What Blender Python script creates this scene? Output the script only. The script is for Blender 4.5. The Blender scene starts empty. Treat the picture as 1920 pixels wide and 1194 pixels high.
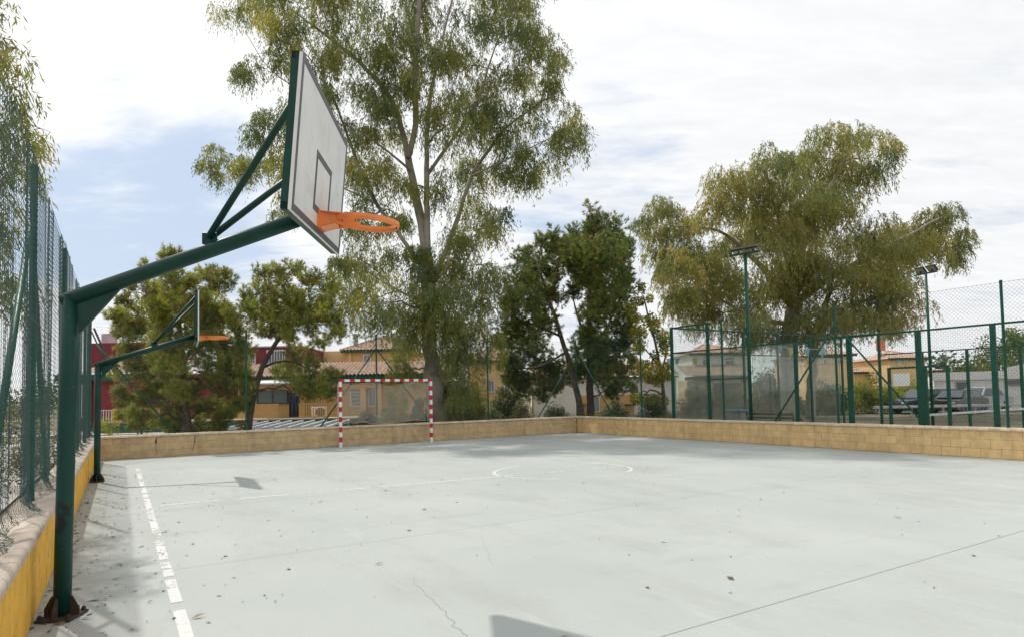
import bpy, math, random
import numpy as np
from mathutils import Matrix, Vector

random.seed(7)
rng = np.random.default_rng(7)
sc = bpy.context.scene
COL = sc.collection

# ------------------------------------------------------------------ camera
FPX, CX, CY, PITCH, ROLL, CAMH = 1200.0, 960.0, 689.3, 0.04286, 0.02042, 1.6   # photo pixels (1920 x 1194)
_fw = np.array([0, math.cos(PITCH), math.sin(PITCH)])
_up0 = np.array([0, -math.sin(PITCH), math.cos(PITCH)])
_r0 = np.array([1.0, 0, 0])
_r = _r0 * math.cos(ROLL) - _up0 * math.sin(ROLL)
_up = _up0 * math.cos(ROLL) + _r0 * math.sin(ROLL)
cam = bpy.data.cameras.new('camera')
cam.sensor_fit = 'HORIZONTAL'
cam.sensor_width = 36.0
cam.lens = 36.0 * FPX / 1920.0
cam.shift_y = (CY - 597.0) / 1920.0
cam.clip_start = 0.05
cam.clip_end = 3000
camo = bpy.data.objects.new('camera', cam)
COL.objects.link(camo)
camo.matrix_world = Matrix(((_r[0], _up[0], -_fw[0], 0), (_r[1], _up[1], -_fw[1], 0),
                            (_r[2], _up[2], -_fw[2], CAMH), (0, 0, 0, 1)))
sc.camera = camo

# ------------------------------------------------------------------ light, sky, exposure
SUN = np.array([-0.502, 0.418, 1.0]); SUN /= np.linalg.norm(SUN)
EL = math.asin(SUN[2]); AZ = math.atan2(SUN[0], SUN[1])
world = bpy.data.worlds.new('World')
sc.world = world
world.use_nodes = True
def build_sky():
    nt = world.node_tree
    N, L = nt.nodes, nt.links
    N.clear()
    out = N.new('ShaderNodeOutputWorld'); bg = N.new('ShaderNodeBackground')
    bg.inputs['Strength'].default_value = 0.1
    L.new(bg.outputs[0], out.inputs[0])
    sky = N.new('ShaderNodeTexSky'); sky.sky_type = 'NISHITA'; sky.sun_disc = False
    sky.sun_elevation = EL; sky.sun_rotation = AZ
    sky.air_density = 1.0; sky.dust_density = 2.5; sky.ozone_density = 1.0
    tc = N.new('ShaderNodeTexCoord')
    def math_(op, a, b=None, clamp=False):
        m = N.new('ShaderNodeMath'); m.operation = op; m.use_clamp = clamp
        for i, v in enumerate((a, b)):
            if v is None: continue
            if isinstance(v, (int, float)): m.inputs[i].default_value = v
            else: L.new(v, m.inputs[i])
        return m.outputs[0]
    sep = N.new('ShaderNodeSeparateXYZ'); L.new(tc.outputs['Generated'], sep.inputs[0])
    zz = math_('ADD', math_('MAXIMUM', sep.outputs['Z'], 0.0), 0.16)
    cx = math_('DIVIDE', sep.outputs['X'], zz); cy = math_('DIVIDE', sep.outputs['Y'], zz)
    cmb = N.new('ShaderNodeCombineXYZ'); L.new(cx, cmb.inputs[0]); L.new(cy, cmb.inputs[1])
    def noise(scale, detail, rough, off, sx=1.0, sy=1.0, rot=0.0):
        mp = N.new('ShaderNodeMapping'); L.new(cmb.outputs[0], mp.inputs['Vector'])
        mp.inputs['Location'].default_value = off
        mp.inputs['Rotation'].default_value = (0, 0, rot)
        mp.inputs['Scale'].default_value = (sx, sy, 1)
        n = N.new('ShaderNodeTexNoise'); L.new(mp.outputs[0], n.inputs['Vector'])
        n.inputs['Scale'].default_value = scale; n.inputs['Detail'].default_value = detail
        n.inputs['Roughness'].default_value = rough
        n.inputs['Distortion'].default_value = 0.25
        return n.outputs['Fac']
    n1 = noise(1.9, 5, 0.6, (3.1, 1.7, 0), 0.75, 1.25, 0.35)
    n2 = noise(0.55, 1, 0.5, (0.4, 6.2, 0))
    n3 = noise(7.0, 3, 0.6, (1.0, 2.0, 0), 0.6, 1.6, 0.3)
    # openings in the cloud sheet: a soft gap low on the left and one behind the pines
    def gap(d, width):
        v = N.new('ShaderNodeVectorMath'); v.operation = 'DOT_PRODUCT'
        nv = N.new('ShaderNodeVectorMath'); nv.operation = 'NORMALIZE'
        L.new(tc.outputs['Generated'], nv.inputs[0]); L.new(nv.outputs[0], v.inputs[0])
        v.inputs[1].default_value = d
        a = math_('SUBTRACT', v.outputs['Value'], math.cos(width))
        return math_('MULTIPLY', math_('MAXIMUM', a, 0.0), 1.0 / (1 - math.cos(width)))
    def ray(px, py):
        d = _fw + _r * (px - CX) / FPX - _up * (py - CY) / FPX
        d = d / np.linalg.norm(d); return tuple(float(k) for k in d)
    g1 = gap(ray(250, 400), 0.21); g2 = gap(ray(1080, 430), 0.24); g3 = gap(ray(1820, 330), 0.2); g4 = gap(ray(520, 450), 0.2)
    s = math_('ADD', math_('MULTIPLY', n1, 0.75), math_('MULTIPLY', n2, 0.55))
    s = math_('ADD', s, math_('MULTIPLY', n3, 0.12))
    s = math_('SUBTRACT', s, math_('MULTIPLY', g1, 0.31))
    s = math_('SUBTRACT', s, math_('MULTIPLY', g2, 0.18))
    s = math_('SUBTRACT', s, math_('MULTIPLY', g3, 0.12))
    s = math_('SUBTRACT', s, math_('MULTIPLY', g4, 0.15))
    mr = N.new('ShaderNodeMapRange'); mr.interpolation_type = 'SMOOTHSTEP'
    L.new(s, mr.inputs['Value'])
    mr.inputs['From Min'].default_value = 0.37; mr.inputs['From Max'].default_value = 0.62
    mr.inputs['To Min'].default_value = 0.0; mr.inputs['To Max'].default_value = 1.0
    # thin sheets scatter more light near the sun
    v = N.new('ShaderNodeVectorMath'); v.operation = 'DOT_PRODUCT'
    nv = N.new('ShaderNodeVectorMath'); nv.operation = 'NORMALIZE'
    L.new(tc.outputs['Generated'], nv.inputs[0]); L.new(nv.outputs[0], v.inputs[0])
    v.inputs[1].default_value = tuple(float(k) for k in SUN)
    fs = math_('POWER', math_('MAXIMUM', v.outputs['Value'], 0.0), 4.0)
    br = math_('ADD', math_('MULTIPLY', fs, 3.2), 9.65)
    br = math_('ADD', br, math_('MULTIPLY', math_('SUBTRACT', n3, 0.5), 2.3))
    cc = N.new('ShaderNodeMixRGB'); cc.blend_type = 'MULTIPLY'; cc.inputs[0].default_value = 1
    cc.inputs[1].default_value = (0.975, 0.985, 1.0, 1); L.new(br, cc.inputs[2])
    # thin veil of high haze lifts the blue
    veil = N.new('ShaderNodeMixRGB'); veil.inputs[0].default_value = 0.7
    L.new(sky.outputs[0], veil.inputs[1]); veil.inputs[2].default_value = (6.7, 8.0, 9.9, 1)
    mix = N.new('ShaderNodeMixRGB'); L.new(mr.outputs[0], mix.inputs[0])
    L.new(veil.outputs[0], mix.inputs[1]); L.new(cc.outputs[0], mix.inputs[2])
    L.new(mix.outputs[0], bg.inputs['Color'])
build_sky()
world.cycles.sampling_method = 'MANUAL'; world.cycles.sample_map_resolution = 256
sun = bpy.data.lights.new('sun', 'SUN')
sun.energy = 3.0; sun.angle = math.radians(0.8); sun.color = (1.0, 0.955, 0.88)
suno = bpy.data.objects.new('sun', sun); COL.objects.link(suno)
suno.rotation_euler = Vector(tuple(-SUN)).to_track_quat('-Z', 'Y').to_euler()
suno.location = (-20, 17, 40)
vs = sc.view_settings
vs.view_transform = 'Standard'; vs.look = 'None'; vs.exposure = 0.0; vs.gamma = 1.0
sc.render.engine = 'CYCLES'
cy = sc.cycles
cy.max_bounces = 6; cy.diffuse_bounces = 3; cy.glossy_bounces = 3; cy.transmission_bounces = 4
cy.transparent_max_bounces = 12; cy.caustics_reflective = False; cy.caustics_refractive = False
cy.use_adaptive_sampling = True; cy.adaptive_threshold = 0.008; cy.adaptive_min_samples = 32
cy.use_denoising = True; cy.denoiser = 'OPENIMAGEDENOISE'; cy.denoising_input_passes = 'RGB_ALBEDO_NORMAL'; cy.denoising_prefilter = 'ACCURATE'; cy.time_limit = 1000

# ------------------------------------------------------------------ coordinates
YAW = 0.54984                                     # direction of the court's long walls
U = np.array([-math.sin(YAW), math.cos(YAW), 0.0])  # along the left wall, away from the camera
V = np.array([math.cos(YAW), math.sin(YAW), 0.0])   # across the court
VL, UF, VR, HW = -0.543, 21.6, 16.39, 0.677         # left wall, end wall, right wall faces, wall height
def uv(u, v, z=0.0): return u * U + v * V + np.array([0, 0, z])
def at(px, py, D):
    """point on the sight line of a photo pixel, D metres ahead (D from what the thing stands on)"""
    d = _fw + _r * (px - CX) / FPX - _up * (py - CY) / FPX
    return d * (D / d[1]) + np.array([0, 0, CAMH])
def gnd(px, py, z=0.0):
    d = _fw + _r * (px - CX) / FPX - _up * (py - CY) / FPX
    return d * ((z - CAMH) / d[2]) + np.array([0, 0, CAMH])
def atz(px, py, D): return float(at(px, py, D)[2])
def atx(px, py, D): return float(at(px, py, D)[0])

# ------------------------------------------------------------------ materials
MATS = {}
def M(name, col, rough=0.6, var=0.12, scale=3.0, bump=0.0, bscale=40.0, metal=0.0, col2=None, rand=0.0, spec=0.4, dirt=None, dscale=1.2, damt=0.5, drip=1.0):
    if name in MATS: return MATS[name]
    m = bpy.data.materials.new(name); m.use_nodes = True
    nt = m.node_tree; N, L = nt.nodes, nt.links
    b = N['Principled BSDF']
    b.inputs['Roughness'].default_value = rough; b.inputs['Metallic'].default_value = metal
    b.inputs['Specular IOR Level'].default_value = spec
    tc = N.new('ShaderNodeNewGeometry')
    n = N.new('ShaderNodeTexNoise'); L.new(tc.outputs['Position'], n.inputs['Vector'])
    n.inputs['Scale'].default_value = scale; n.inputs['Detail'].default_value = 3; n.inputs['Roughness'].default_value = 0.6
    mx = N.new('ShaderNodeMixRGB')
    a = [max(0, c * (1 - var)) for c in col]; c2 = col2 or [min(1, c * (1 + var)) for c in col]
    mx.inputs[1].default_value = (*a, 1); mx.inputs[2].default_value = (*c2, 1)
    cr = N.new('ShaderNodeMapRange'); L.new(n.outputs['Fac'], cr.inputs[0])
    cr.inputs[1].default_value = 0.3; cr.inputs[2].default_value = 0.7
    L.new(cr.outputs[0], mx.inputs[0])
    src = mx.outputs[0]
    if dirt:
        n2 = N.new('ShaderNodeTexNoise'); dm = N.new('ShaderNodeMapping'); dm.inputs['Scale'].default_value = (1, 1, drip); L.new(tc.outputs['Position'], dm.inputs[0]); L.new(dm.outputs[0], n2.inputs['Vector'])
        n2.inputs['Scale'].default_value = dscale; n2.inputs['Detail'].default_value = 4; n2.inputs['Roughness'].default_value = 0.7
        r2 = N.new('ShaderNodeMapRange'); L.new(n2.outputs['Fac'], r2.inputs[0])
        r2.inputs[1].default_value = 0.5; r2.inputs[2].default_value = 0.75; r2.inputs[4].default_value = damt
        m2 = N.new('ShaderNodeMixRGB'); L.new(r2.outputs[0], m2.inputs[0]); L.new(src, m2.inputs[1])
        m2.inputs[2].default_value = (*dirt, 1); src = m2.outputs[0]
    if rand:
        oi = N.new('ShaderNodeObjectInfo')
        r3 = N.new('ShaderNodeMapRange'); L.new(oi.outputs['Random'], r3.inputs[0])
        r3.inputs[3].default_value = 1 - rand; r3.inputs[4].default_value = 1 + rand
        hs = N.new('ShaderNodeHueSaturation'); L.new(src, hs.inputs['Color']); L.new(r3.outputs[0], hs.inputs['Value'])
        src = hs.outputs[0]
    L.new(src, b.inputs['Base Color'])
    if bump:
        nb = N.new('ShaderNodeTexNoise'); L.new(tc.outputs['Position'], nb.inputs['Vector'])
        nb.inputs['Scale'].default_value = bscale; nb.inputs['Detail'].default_value = 2
        bp = N.new('ShaderNodeBump'); bp.inputs['Strength'].default_value = bump; bp.inputs['Distance'].default_value = 0.01
        L.new(nb.outputs['Fac'], bp.inputs['Height']); L.new(bp.outputs[0], b.inputs['Normal'])
    MATS[name] = m
    return m

def leafmat(name, ramp, trans=0.35, rough=0.5):
    if name in MATS: return MATS[name]
    m = bpy.data.materials.new(name); m.use_nodes = True
    nt = m.node_tree; N, L = nt.nodes, nt.links
    b = N['Principled BSDF']; b.inputs['Roughness'].default_value = rough; b.inputs['Specular IOR Level'].default_value = 0.35
    at_ = N.new('ShaderNodeAttribute'); at_.attribute_name = 'tint'
    cr = N.new('ShaderNodeValToRGB'); L.new(at_.outputs['Fac'], cr.inputs[0])
    e = cr.color_ramp.elements
    for i, (p, c) in enumerate(ramp):
        if i < 2: e[i].position = p; e[i].color = (*c, 1)
        else: k = e.new(p); k.color = (*c, 1)
    L.new(cr.outputs[0], b.inputs['Base Color'])
    tr = N.new('ShaderNodeBsdfTranslucent')
    hs = N.new('ShaderNodeHueSaturation'); hs.inputs['Value'].default_value = 1.5; hs.inputs['Saturation'].default_value = 1.1
    L.new(cr.outputs[0], hs.inputs['Color']); L.new(hs.outputs[0], tr.inputs[0])
    mx = N.new('ShaderNodeMixShader'); mx.inputs[0].default_value = trans
    out = N['Material Output']
    L.new(b.outputs[0], mx.inputs[1]); L.new(tr.outputs[0], mx.inputs[2]); L.new(mx.outputs[0], out.inputs[0])
    MATS[name] = m
    return m

# ------------------------------------------------------------------ mesh helpers
class MB:
    def __init__(s): s.v = []; s.f = []; s.mi = []; s.n = 0; s.cur = 0
    def add(s, verts, faces):
        verts = np.asarray(verts, float)
        s.v.append(verts)
        for f in faces: s.f.append(tuple(int(i) + s.n for i in f)); s.mi.append(s.cur)
        s.n += len(verts); return s
    def box(s, c, size, rot=None, bev=0.0):
        hx, hy, hz = (k / 2 for k in size)
        if bev > 0:
            b = min(bev, hx * .9, hy * .9, hz * .9)
            P = []
            for z, k in ((-hz, b), (-hz + b, 0), (hz - b, 0), (hz, b)):
                P += [(-hx + k, -hy + k, z), (hx - k, -hy + k, z), (hx - k, hy - k, z), (-hx + k, hy - k, z)]
            F = [(3, 2, 1, 0), (12, 13, 14, 15)]
            for a in (0, 4, 8):
                for i in range(4): F.append((a + i, a + (i + 1) % 4, a + 4 + (i + 1) % 4, a + 4 + i))
        else:
            P = [(x, y, z) for z in (-hz, hz) for x, y in ((-hx, -hy), (hx, -hy), (hx, hy), (-hx, hy))]
            F = [(3, 2, 1, 0), (4, 5, 6, 7), (0, 1, 5, 4), (1, 2, 6, 5), (2, 3, 7, 6), (3, 0, 4, 7)]
        P = np.array(P)
        if rot is not None: P = P @ np.array(rot).T
        return s.add(P + np.array(c, float), F)
    def tube(s, path, rad, sides=8, cap=True, ref=(0.13, 0.31, 0.94)):
        path = np.asarray(path, float); n = len(path)
        rad = np.full(n, rad) if np.isscalar(rad) else np.asarray(rad, float)
        t = np.gradient(path, axis=0); t /= np.linalg.norm(t, axis=1, keepdims=True) + 1e-12
        ref = np.array(ref, float)
        P = []
        a = np.cross(t[0], ref)
        if np.linalg.norm(a) < 0.05: a = np.cross(t[0], (1, 0, 0))
        for i in range(n):
            a = a - t[i] * (a @ t[i]); a /= np.linalg.norm(a) + 1e-12
            b = np.cross(t[i], a)
            for k in range(sides):
                w = 2 * math.pi * k / sides
                P.append(path[i] + rad[i] * (a * math.cos(w) + b * math.sin(w)))
        F = [(i * sides + k, i * sides + (k + 1) % sides, (i + 1) * sides + (k + 1) % sides, (i + 1) * sides + k)
             for i in range(n - 1) for k in range(sides)]
        if cap: F += [tuple(range(sides - 1, -1, -1)), tuple(range((n - 1) * sides, n * sides))]
        return s.add(P, F)
    def bar(s, a, b, w, h=None, up=(0, 0, 1)):
        """square bar from a to b"""
        a = np.array(a, float); b = np.array(b, float); h = h or w
        d = b - a; Ln = np.linalg.norm(d); d /= Ln
        x = np.cross(np.array(up, float), d)
        if np.linalg.norm(x) < 1e-4: x = np.cross((0, 1, 0), d)
        x /= np.linalg.norm(x); y = np.cross(d, x)
        return s.box((a + b) / 2, (w, h, Ln), np.stack([x, y, d], 1))
    def prism(s, poly, a, b):
        """poly: list of 3-D points; extruded by vector b-a"""
        P = np.array(poly, float); n = len(P); e = np.array(b, float) - np.array(a, float)
        F = [tuple(range(n - 1, -1, -1)), tuple(range(n, 2 * n))] + [(i, (i + 1) % n, n + (i + 1) % n, n + i) for i in range(n)]
        return s.add(np.concatenate([P, P + e]), F)
    def lathe(s, prof, sides=16, c=(0, 0, 0)):
        P = [(r * math.cos(2 * math.pi * k / sides) + c[0], r * math.sin(2 * math.pi * k / sides) + c[1], z + c[2]) for r, z in prof for k in range(sides)]
        n = len(prof)
        F = [(i * sides + k, i * sides + (k + 1) % sides, (i + 1) * sides + (k + 1) % sides, (i + 1) * sides + k) for i in range(n - 1) for k in range(sides)]
        return s.add(P, F)
    def mesh(s, name, mats, smooth=False):
        me = bpy.data.meshes.new(name)
        me.from_pydata(np.concatenate(s.v).tolist() if s.v else [], [], s.f)
        for m in (mats if isinstance(mats, (list, tuple)) else [mats]): me.materials.append(m)
        if any(s.mi): me.polygons.foreach_set('material_index', s.mi)
        if smooth: me.polygons.foreach_set('use_smooth', [True] * len(me.polygons))
        me.update(); return me
    def build(s, name, mats, parent=None, smooth=False, **kw):
        return link(name, s.mesh(name, mats, smooth), parent, **kw)

def link(name, data, parent=None, loc=None, rotz=None, label=None, cat=None, group=None, kind=None):
    o = bpy.data.objects.new(name, data); COL.objects.link(o)
    if parent is not None: o.parent = parent
    if loc is not None: o.location = tuple(float(k) for k in loc)
    if rotz is not None: o.rotation_euler = (0, 0, rotz)
    if label: o['label'] = label
    if cat: o['category'] = cat
    if group: o['group'] = group
    if kind: o['kind'] = kind
    return o
def thing(name, label, cat, loc=(0, 0, 0), rotz=0.0, group=None):
    return link(name, None, None, loc, rotz, label, cat, group)

def quadmesh(name, verts, nper, mat, parent=None, tint=None, **kw):
    """many separate n-gons (nper verts each) as one mesh, with an optional per-polygon tint"""
    verts = np.ascontiguousarray(verts.reshape(-1, 3), np.float32)
    nv = len(verts); npoly = nv // nper
    me = bpy.data.meshes.new(name)
    me.vertices.add(nv); me.vertices.foreach_set('co', verts.ravel())
    me.loops.add(nv); me.loops.foreach_set('vertex_index', np.arange(nv, dtype=np.int32))
    me.polygons.add(npoly)
    me.polygons.foreach_set('loop_start', np.arange(0, nv, nper, dtype=np.int32))
    me.update(calc_edges=True)
    if tint is not None:
        a = me.attributes.new('tint', 'FLOAT', 'POINT')
        a.data.foreach_set('value', np.repeat(tint.astype(np.float32), nper))
    me.materials.append(mat)
    return link(name, me, parent, **kw)

def strands(name, polys, rad, mat, parent=None, **kw):
    """polys: (W,S,3) polylines -> three-sided thin tubes in one mesh"""
    polys = np.asarray(polys, float); W, S, _ = polys.shape
    t = np.gradient(polys, axis=1); t /= np.linalg.norm(t, axis=2, keepdims=True) + 1e-12
    ref = np.array([0.31, 0.87, 0.12]); a = np.cross(t, ref); a /= np.linalg.norm(a, axis=2, keepdims=True) + 1e-12
    b = np.cross(t, a)
    ring = [polys + rad * (a * math.cos(w) + b * math.sin(w)) for w in (0, 2.0944, 4.18879)]
    P = np.stack(ring, 2).reshape(-1, 3).astype(np.float32)
    base = (np.arange(W)[:, None] * S + np.arange(S - 1)[None, :]) * 3
    q = []
    for k in range(3):
        k2 = (k + 1) % 3
        q.append(np.stack([base + k, base + k2, base + 3 + k2, base + 3 + k], -1))
    q = np.stack(q, 2).reshape(-1, 4).astype(np.int32)
    me = bpy.data.meshes.new(name)
    me.vertices.add(len(P)); me.vertices.foreach_set('co', P.ravel())
    me.loops.add(q.size); me.loops.foreach_set('vertex_index', q.ravel())
    me.polygons.add(len(q)); me.polygons.foreach_set('loop_start', np.arange(0, q.size, 4, dtype=np.int32))
    me.update(calc_edges=True)
    me.materials.append(mat)
    return link(name, me, parent, **kw)

def smoothnoise(x, seed, octaves=3):
    r = np.random.default_rng(seed); y = np.zeros_like(x, dtype=float); a = 1.0
    for o in range(octaves):
        f = 2 ** o; y = y + a * np.sin(x * f * r.uniform(.8, 1.25) + r.uniform(0, 6.28)); a *= 0.55
    return y

# ------------------------------------------------------------------ shared materials
GREEN = M('green_paint', (0.007, 0.046, 0.034), 0.42, 0.22, 5, bump=0.05, bscale=60, spec=0.25, dirt=(0.03, 0.045, 0.035), dscale=3, damt=0.5)
GREEN2 = M('green_fence_paint', (0.008, 0.072, 0.047), 0.45, 0.2, 6, spec=0.25)
WIRE = M('green_coated_wire', (0.018, 0.075, 0.058), 0.45, 0.2, 9)
WIRE2 = M('grey_green_wire', (0.065, 0.13, 0.115), 0.4, 0.25, 9)
RUST = M('rusty_steel', (0.11, 0.055, 0.036), 0.8, 0.5, 14, bump=0.4, bscale=60, col2=(0.05, 0.035, 0.028))
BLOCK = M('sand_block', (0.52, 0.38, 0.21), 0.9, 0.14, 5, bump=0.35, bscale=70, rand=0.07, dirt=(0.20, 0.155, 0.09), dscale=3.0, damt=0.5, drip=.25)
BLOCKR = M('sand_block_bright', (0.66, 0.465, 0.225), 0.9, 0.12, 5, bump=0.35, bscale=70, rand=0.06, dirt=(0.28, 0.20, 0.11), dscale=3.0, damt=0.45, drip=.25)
YBLOCK = M('yellow_painted_block', (0.78, 0.43, 0.05), 0.75, 0.10, 6, bump=0.3, bscale=80, rand=0.05, dirt=(0.42, 0.24, 0.06), dscale=2.2, damt=0.4)
CAPM = M('cream_cap_tile', (0.62, 0.51, 0.38), 0.85, 0.12, 8, bump=0.3, bscale=60, rand=0.08, dirt=(0.30, 0.24, 0.18), dscale=2.5, damt=0.55)
CAPL = M('pink_cream_cap_tile', (0.50, 0.42, 0.345), 0.85, 0.12, 8, bump=0.3, bscale=60, rand=0.06, dirt=(0.24, 0.20, 0.17), dscale=2.5, damt=0.6)
MORTAR = M('mortar', (0.48, 0.36, 0.21), 0.95, 0.2, 10)
MORTARY = M('yellow_mortar', (0.58, 0.31, 0.04), 0.95, 0.2, 10)
DARK = M('dark_gap', (0.035, 0.03, 0.025), 0.95, 0.2, 10)
WHITE = M('white_paint', (0.74, 0.75, 0.74), 0.45, 0.06, 6)
RED = M('red_paint', (0.52, 0.012, 0.018), 0.4, 0.12, 6)
ORANGE = M('orange_steel', (0.84, 0.25, 0.065), 0.42, 0.12, 9, dirt=(0.52, 0.17, 0.06), dscale=6, damt=0.5)
GREYM = M('galvanised', (0.33, 0.34, 0.35), 0.45, 0.12, 8, metal=0.3)
BLACK = M('black_plastic', (0.02, 0.02, 0.022), 0.5, 0.2, 8)

# ------------------------------------------------------------------ ground sheets
TERR = M('dry_earth', (0.17, 0.135, 0.085), 0.95, 0.3, 0.9, bump=0.6, bscale=9, col2=(0.24, 0.205, 0.13), dirt=(0.085, 0.10, 0.04), dscale=0.35, damt=0.8)
mb = MB(); mb.add([(-1500, -300, -0.06), (1500, -300, -0.06), (1500, 2200, -0.06), (-1500, 2200, -0.06)], [(0, 1, 2, 3)])
mb.build('ground', TERR, kind='structure')
PAVE = M('pale_pavement', (0.42, 0.385, 0.375), 0.9, 0.1, 1.5, bump=0.2, bscale=50, dirt=(0.27, 0.24, 0.22), dscale=0.7, damt=0.6)
mb = MB(); P = [uv(-4, -1.55), uv(34, -1.55), uv(34, -5.2), uv(-4, -5.2)]
mb.add([p + (0, 0, -0.02) for p in P], [(0, 1, 2, 3)]); mb.build('pavement', PAVE, kind='structure')
ROAD = M('asphalt', (0.07, 0.07, 0.072), 0.9, 0.2, 2, bump=0.3, bscale=80)
mb = MB(); P = [uv(-4, -5.35), uv(60, -5.35), uv(60, -12), uv(-4, -12)]
mb.add([p + (0, 0, -0.04) for p in P], [(0, 1, 2, 3)]); mb.build('side_road', ROAD, kind='structure')
mb = MB(); mb.add([(7, 44, -0.035), (90, 30, -0.035), (90, 42, -0.035), (7, 52, -0.035)], [(0, 1, 2, 3)])
mb.build('car_park', ROAD, kind='structure')
mb = MB(); mb.add([(-34, 33, -0.03), (7, 36, -0.03), (7, 42, -0.03), (-34, 40, -0.03)], [(0, 1, 2, 3)])
mb.build('terrace_path', PAVE, kind='structure')

# ------------------------------------------------------------------ court
def court_material():
    m = bpy.data.materials.new('painted_concrete_court'); m.use_nodes = True
    nt = m.node_tree; N, L = nt.nodes, nt.links
    b = N['Principled BSDF']; b.inputs['Roughness'].default_value = 0.62; b.inputs['Specular IOR Level'].default_value = 0.35
    tc = N.new('ShaderNodeTexCoord')
    def nz(scale, det, rough, st=(1, 1, 1)):
        mp = N.new('ShaderNodeMapping'); L.new(tc.outputs['Object'], mp.inputs[0]); mp.inputs['Scale'].default_value = st
        n = N.new('ShaderNodeTexNoise'); L.new(mp.outputs[0], n.inputs['Vector'])
        n.inputs['Scale'].default_value = scale; n.inputs['Detail'].default_value = det; n.inputs['Roughness'].default_value = rough
        return n.outputs['Fac']
    def rng_(v, a, b_, c=0.0, d=1.0):
        r = N.new('ShaderNodeMapRange'); L.new(v, r.inputs[0])
        for i, k in enumerate((a, b_, c, d)): r.inputs[i + 1].default_value = k
        return r.outputs[0]
    def mix(f, a, b_):
        x = N.new('ShaderNodeMixRGB'); L.new(f, x.inputs[0])
        for i, k in ((1, a), (2, b_)):
            if isinstance(k, tuple): x.inputs[i].default_value = (*k, 1)
            else: L.new(k, x.inputs[i])
        return x.outputs[0]
    c = mix(rng_(nz(0.35, 3, 0.6), 0.35, 0.68), (0.372, 0.402, 0.386), (0.428, 0.450, 0.434))
    c = mix(rng_(nz(1.6, 4, 0.65), 0.52, 0.72, 0, 0.45), c, (0.375, 0.42, 0.40))            # paint wear, greener
    c = mix(rng_(nz(0.9, 5, 0.7, (1, 0.35, 1)), 0.50, 0.74, 0, 0.75), c, (0.325, 0.33, 0.305))   # drag marks
    c = mix(rng_(nz(26, 2, 0.7), 0.60, 0.75, 0, 0.4), c, (0.29, 0.29, 0.27))                     # small specks
    c = mix(rng_(nz(140, 1, 0.6), 0.35, 0.7, 0, 0.10), c, (0.31, 0.325, 0.31))
    c = mix(rng_(nz(0.55, 4, 0.75, (0.5, 1.3, 1)), 0.56, 0.66, 0, 0.35), c, (0.31, 0.34, 0.325))   # old water stains
    c = mix(rng_(nz(3.5, 3, 0.8, (1, .12, 1)), 0.62, 0.70, 0, 0.35), c, (0.46, 0.475, 0.46))      # scuffs
    # silt washed against the left wall
    sx = N.new('ShaderNodeSeparateXYZ'); L.new(tc.outputs['Object'], sx.inputs[0])
    near = rng_(sx.outputs['X'], VL, VL + 0.55, 1.0, 0.0)
    ml = N.new('ShaderNodeMath'); ml.operation = 'MULTIPLY'; L.new(near, ml.inputs[0]); L.new(rng_(nz(5, 4, 0.7), 0.38, 0.70, 0.0, 0.5), ml.inputs[1])
    c = mix(ml.outputs[0], c, (0.20, 0.175, 0.145))
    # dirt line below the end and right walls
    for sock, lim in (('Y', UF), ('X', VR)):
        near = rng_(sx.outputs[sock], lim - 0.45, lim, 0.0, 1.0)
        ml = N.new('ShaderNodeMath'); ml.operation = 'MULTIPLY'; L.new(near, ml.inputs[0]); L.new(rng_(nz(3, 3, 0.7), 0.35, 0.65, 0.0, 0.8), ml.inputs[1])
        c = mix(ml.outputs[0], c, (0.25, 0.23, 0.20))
    L.new(c, b.inputs['Base Color'])
    bp = N.new('ShaderNodeBump'); bp.inputs['Strength'].default_value = 0.12; bp.inputs['Distance'].default_value = 0.004
    L.new(nz(60, 3, 0.65), bp.inputs['Height']); L.new(bp.outputs[0], b.inputs['Normal'])
    return m
COURT = court_material()
court = link('court', None, kind='structure'); court.rotation_euler = (0, 0, YAW)
mb = MB(); mb.add([(VL - .1, -6, -0.006), (VR + .1, -6, -0.006), (VR + .1, UF + .1, -0.006), (VL - .1, UF + .1, -0.006)], [(0, 1, 2, 3)])
mb.build('joint_bed', M('joint_silt', (0.15, 0.15, 0.14), 0.95, 0.3, 3), court)
ug = [-6] + [3.15 + 3.85 * k for k in range(-2, 5)] + [UF + .05]
vg = [VL - .05, 5.3, 11.2, VR + .05]
for i in range(len(ug) - 1):
    for j in range(len(vg) - 1):
        g = 0.0036
        a0, a1, b0, b1 = vg[j] + g, vg[j + 1] - g, ug[i] + g, ug[i + 1] - g
        e = 0.003
        mb = MB()
        mb.add([(a0, b0, -.05), (a1, b0, -.05), (a1, b1, -.05), (a0, b1, -.05), (a0, b0, -e), (a1, b0, -e), (a1, b1, -e), (a0, b1, -e),
                (a0 + e, b0 + e, 0), (a1 - e, b0 + e, 0), (a1 - e, b1 - e, 0), (a0 + e, b1 - e, 0)],
               [(0, 1, 5, 4), (1, 2, 6, 5), (2, 3, 7, 6), (3, 0, 4, 7), (4, 5, 9, 8), (5, 6, 10, 9), (6, 7, 11, 10), (7, 4, 8, 11), (8, 9, 10, 11)])
        mb.build('slab', COURT, court)

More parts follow.
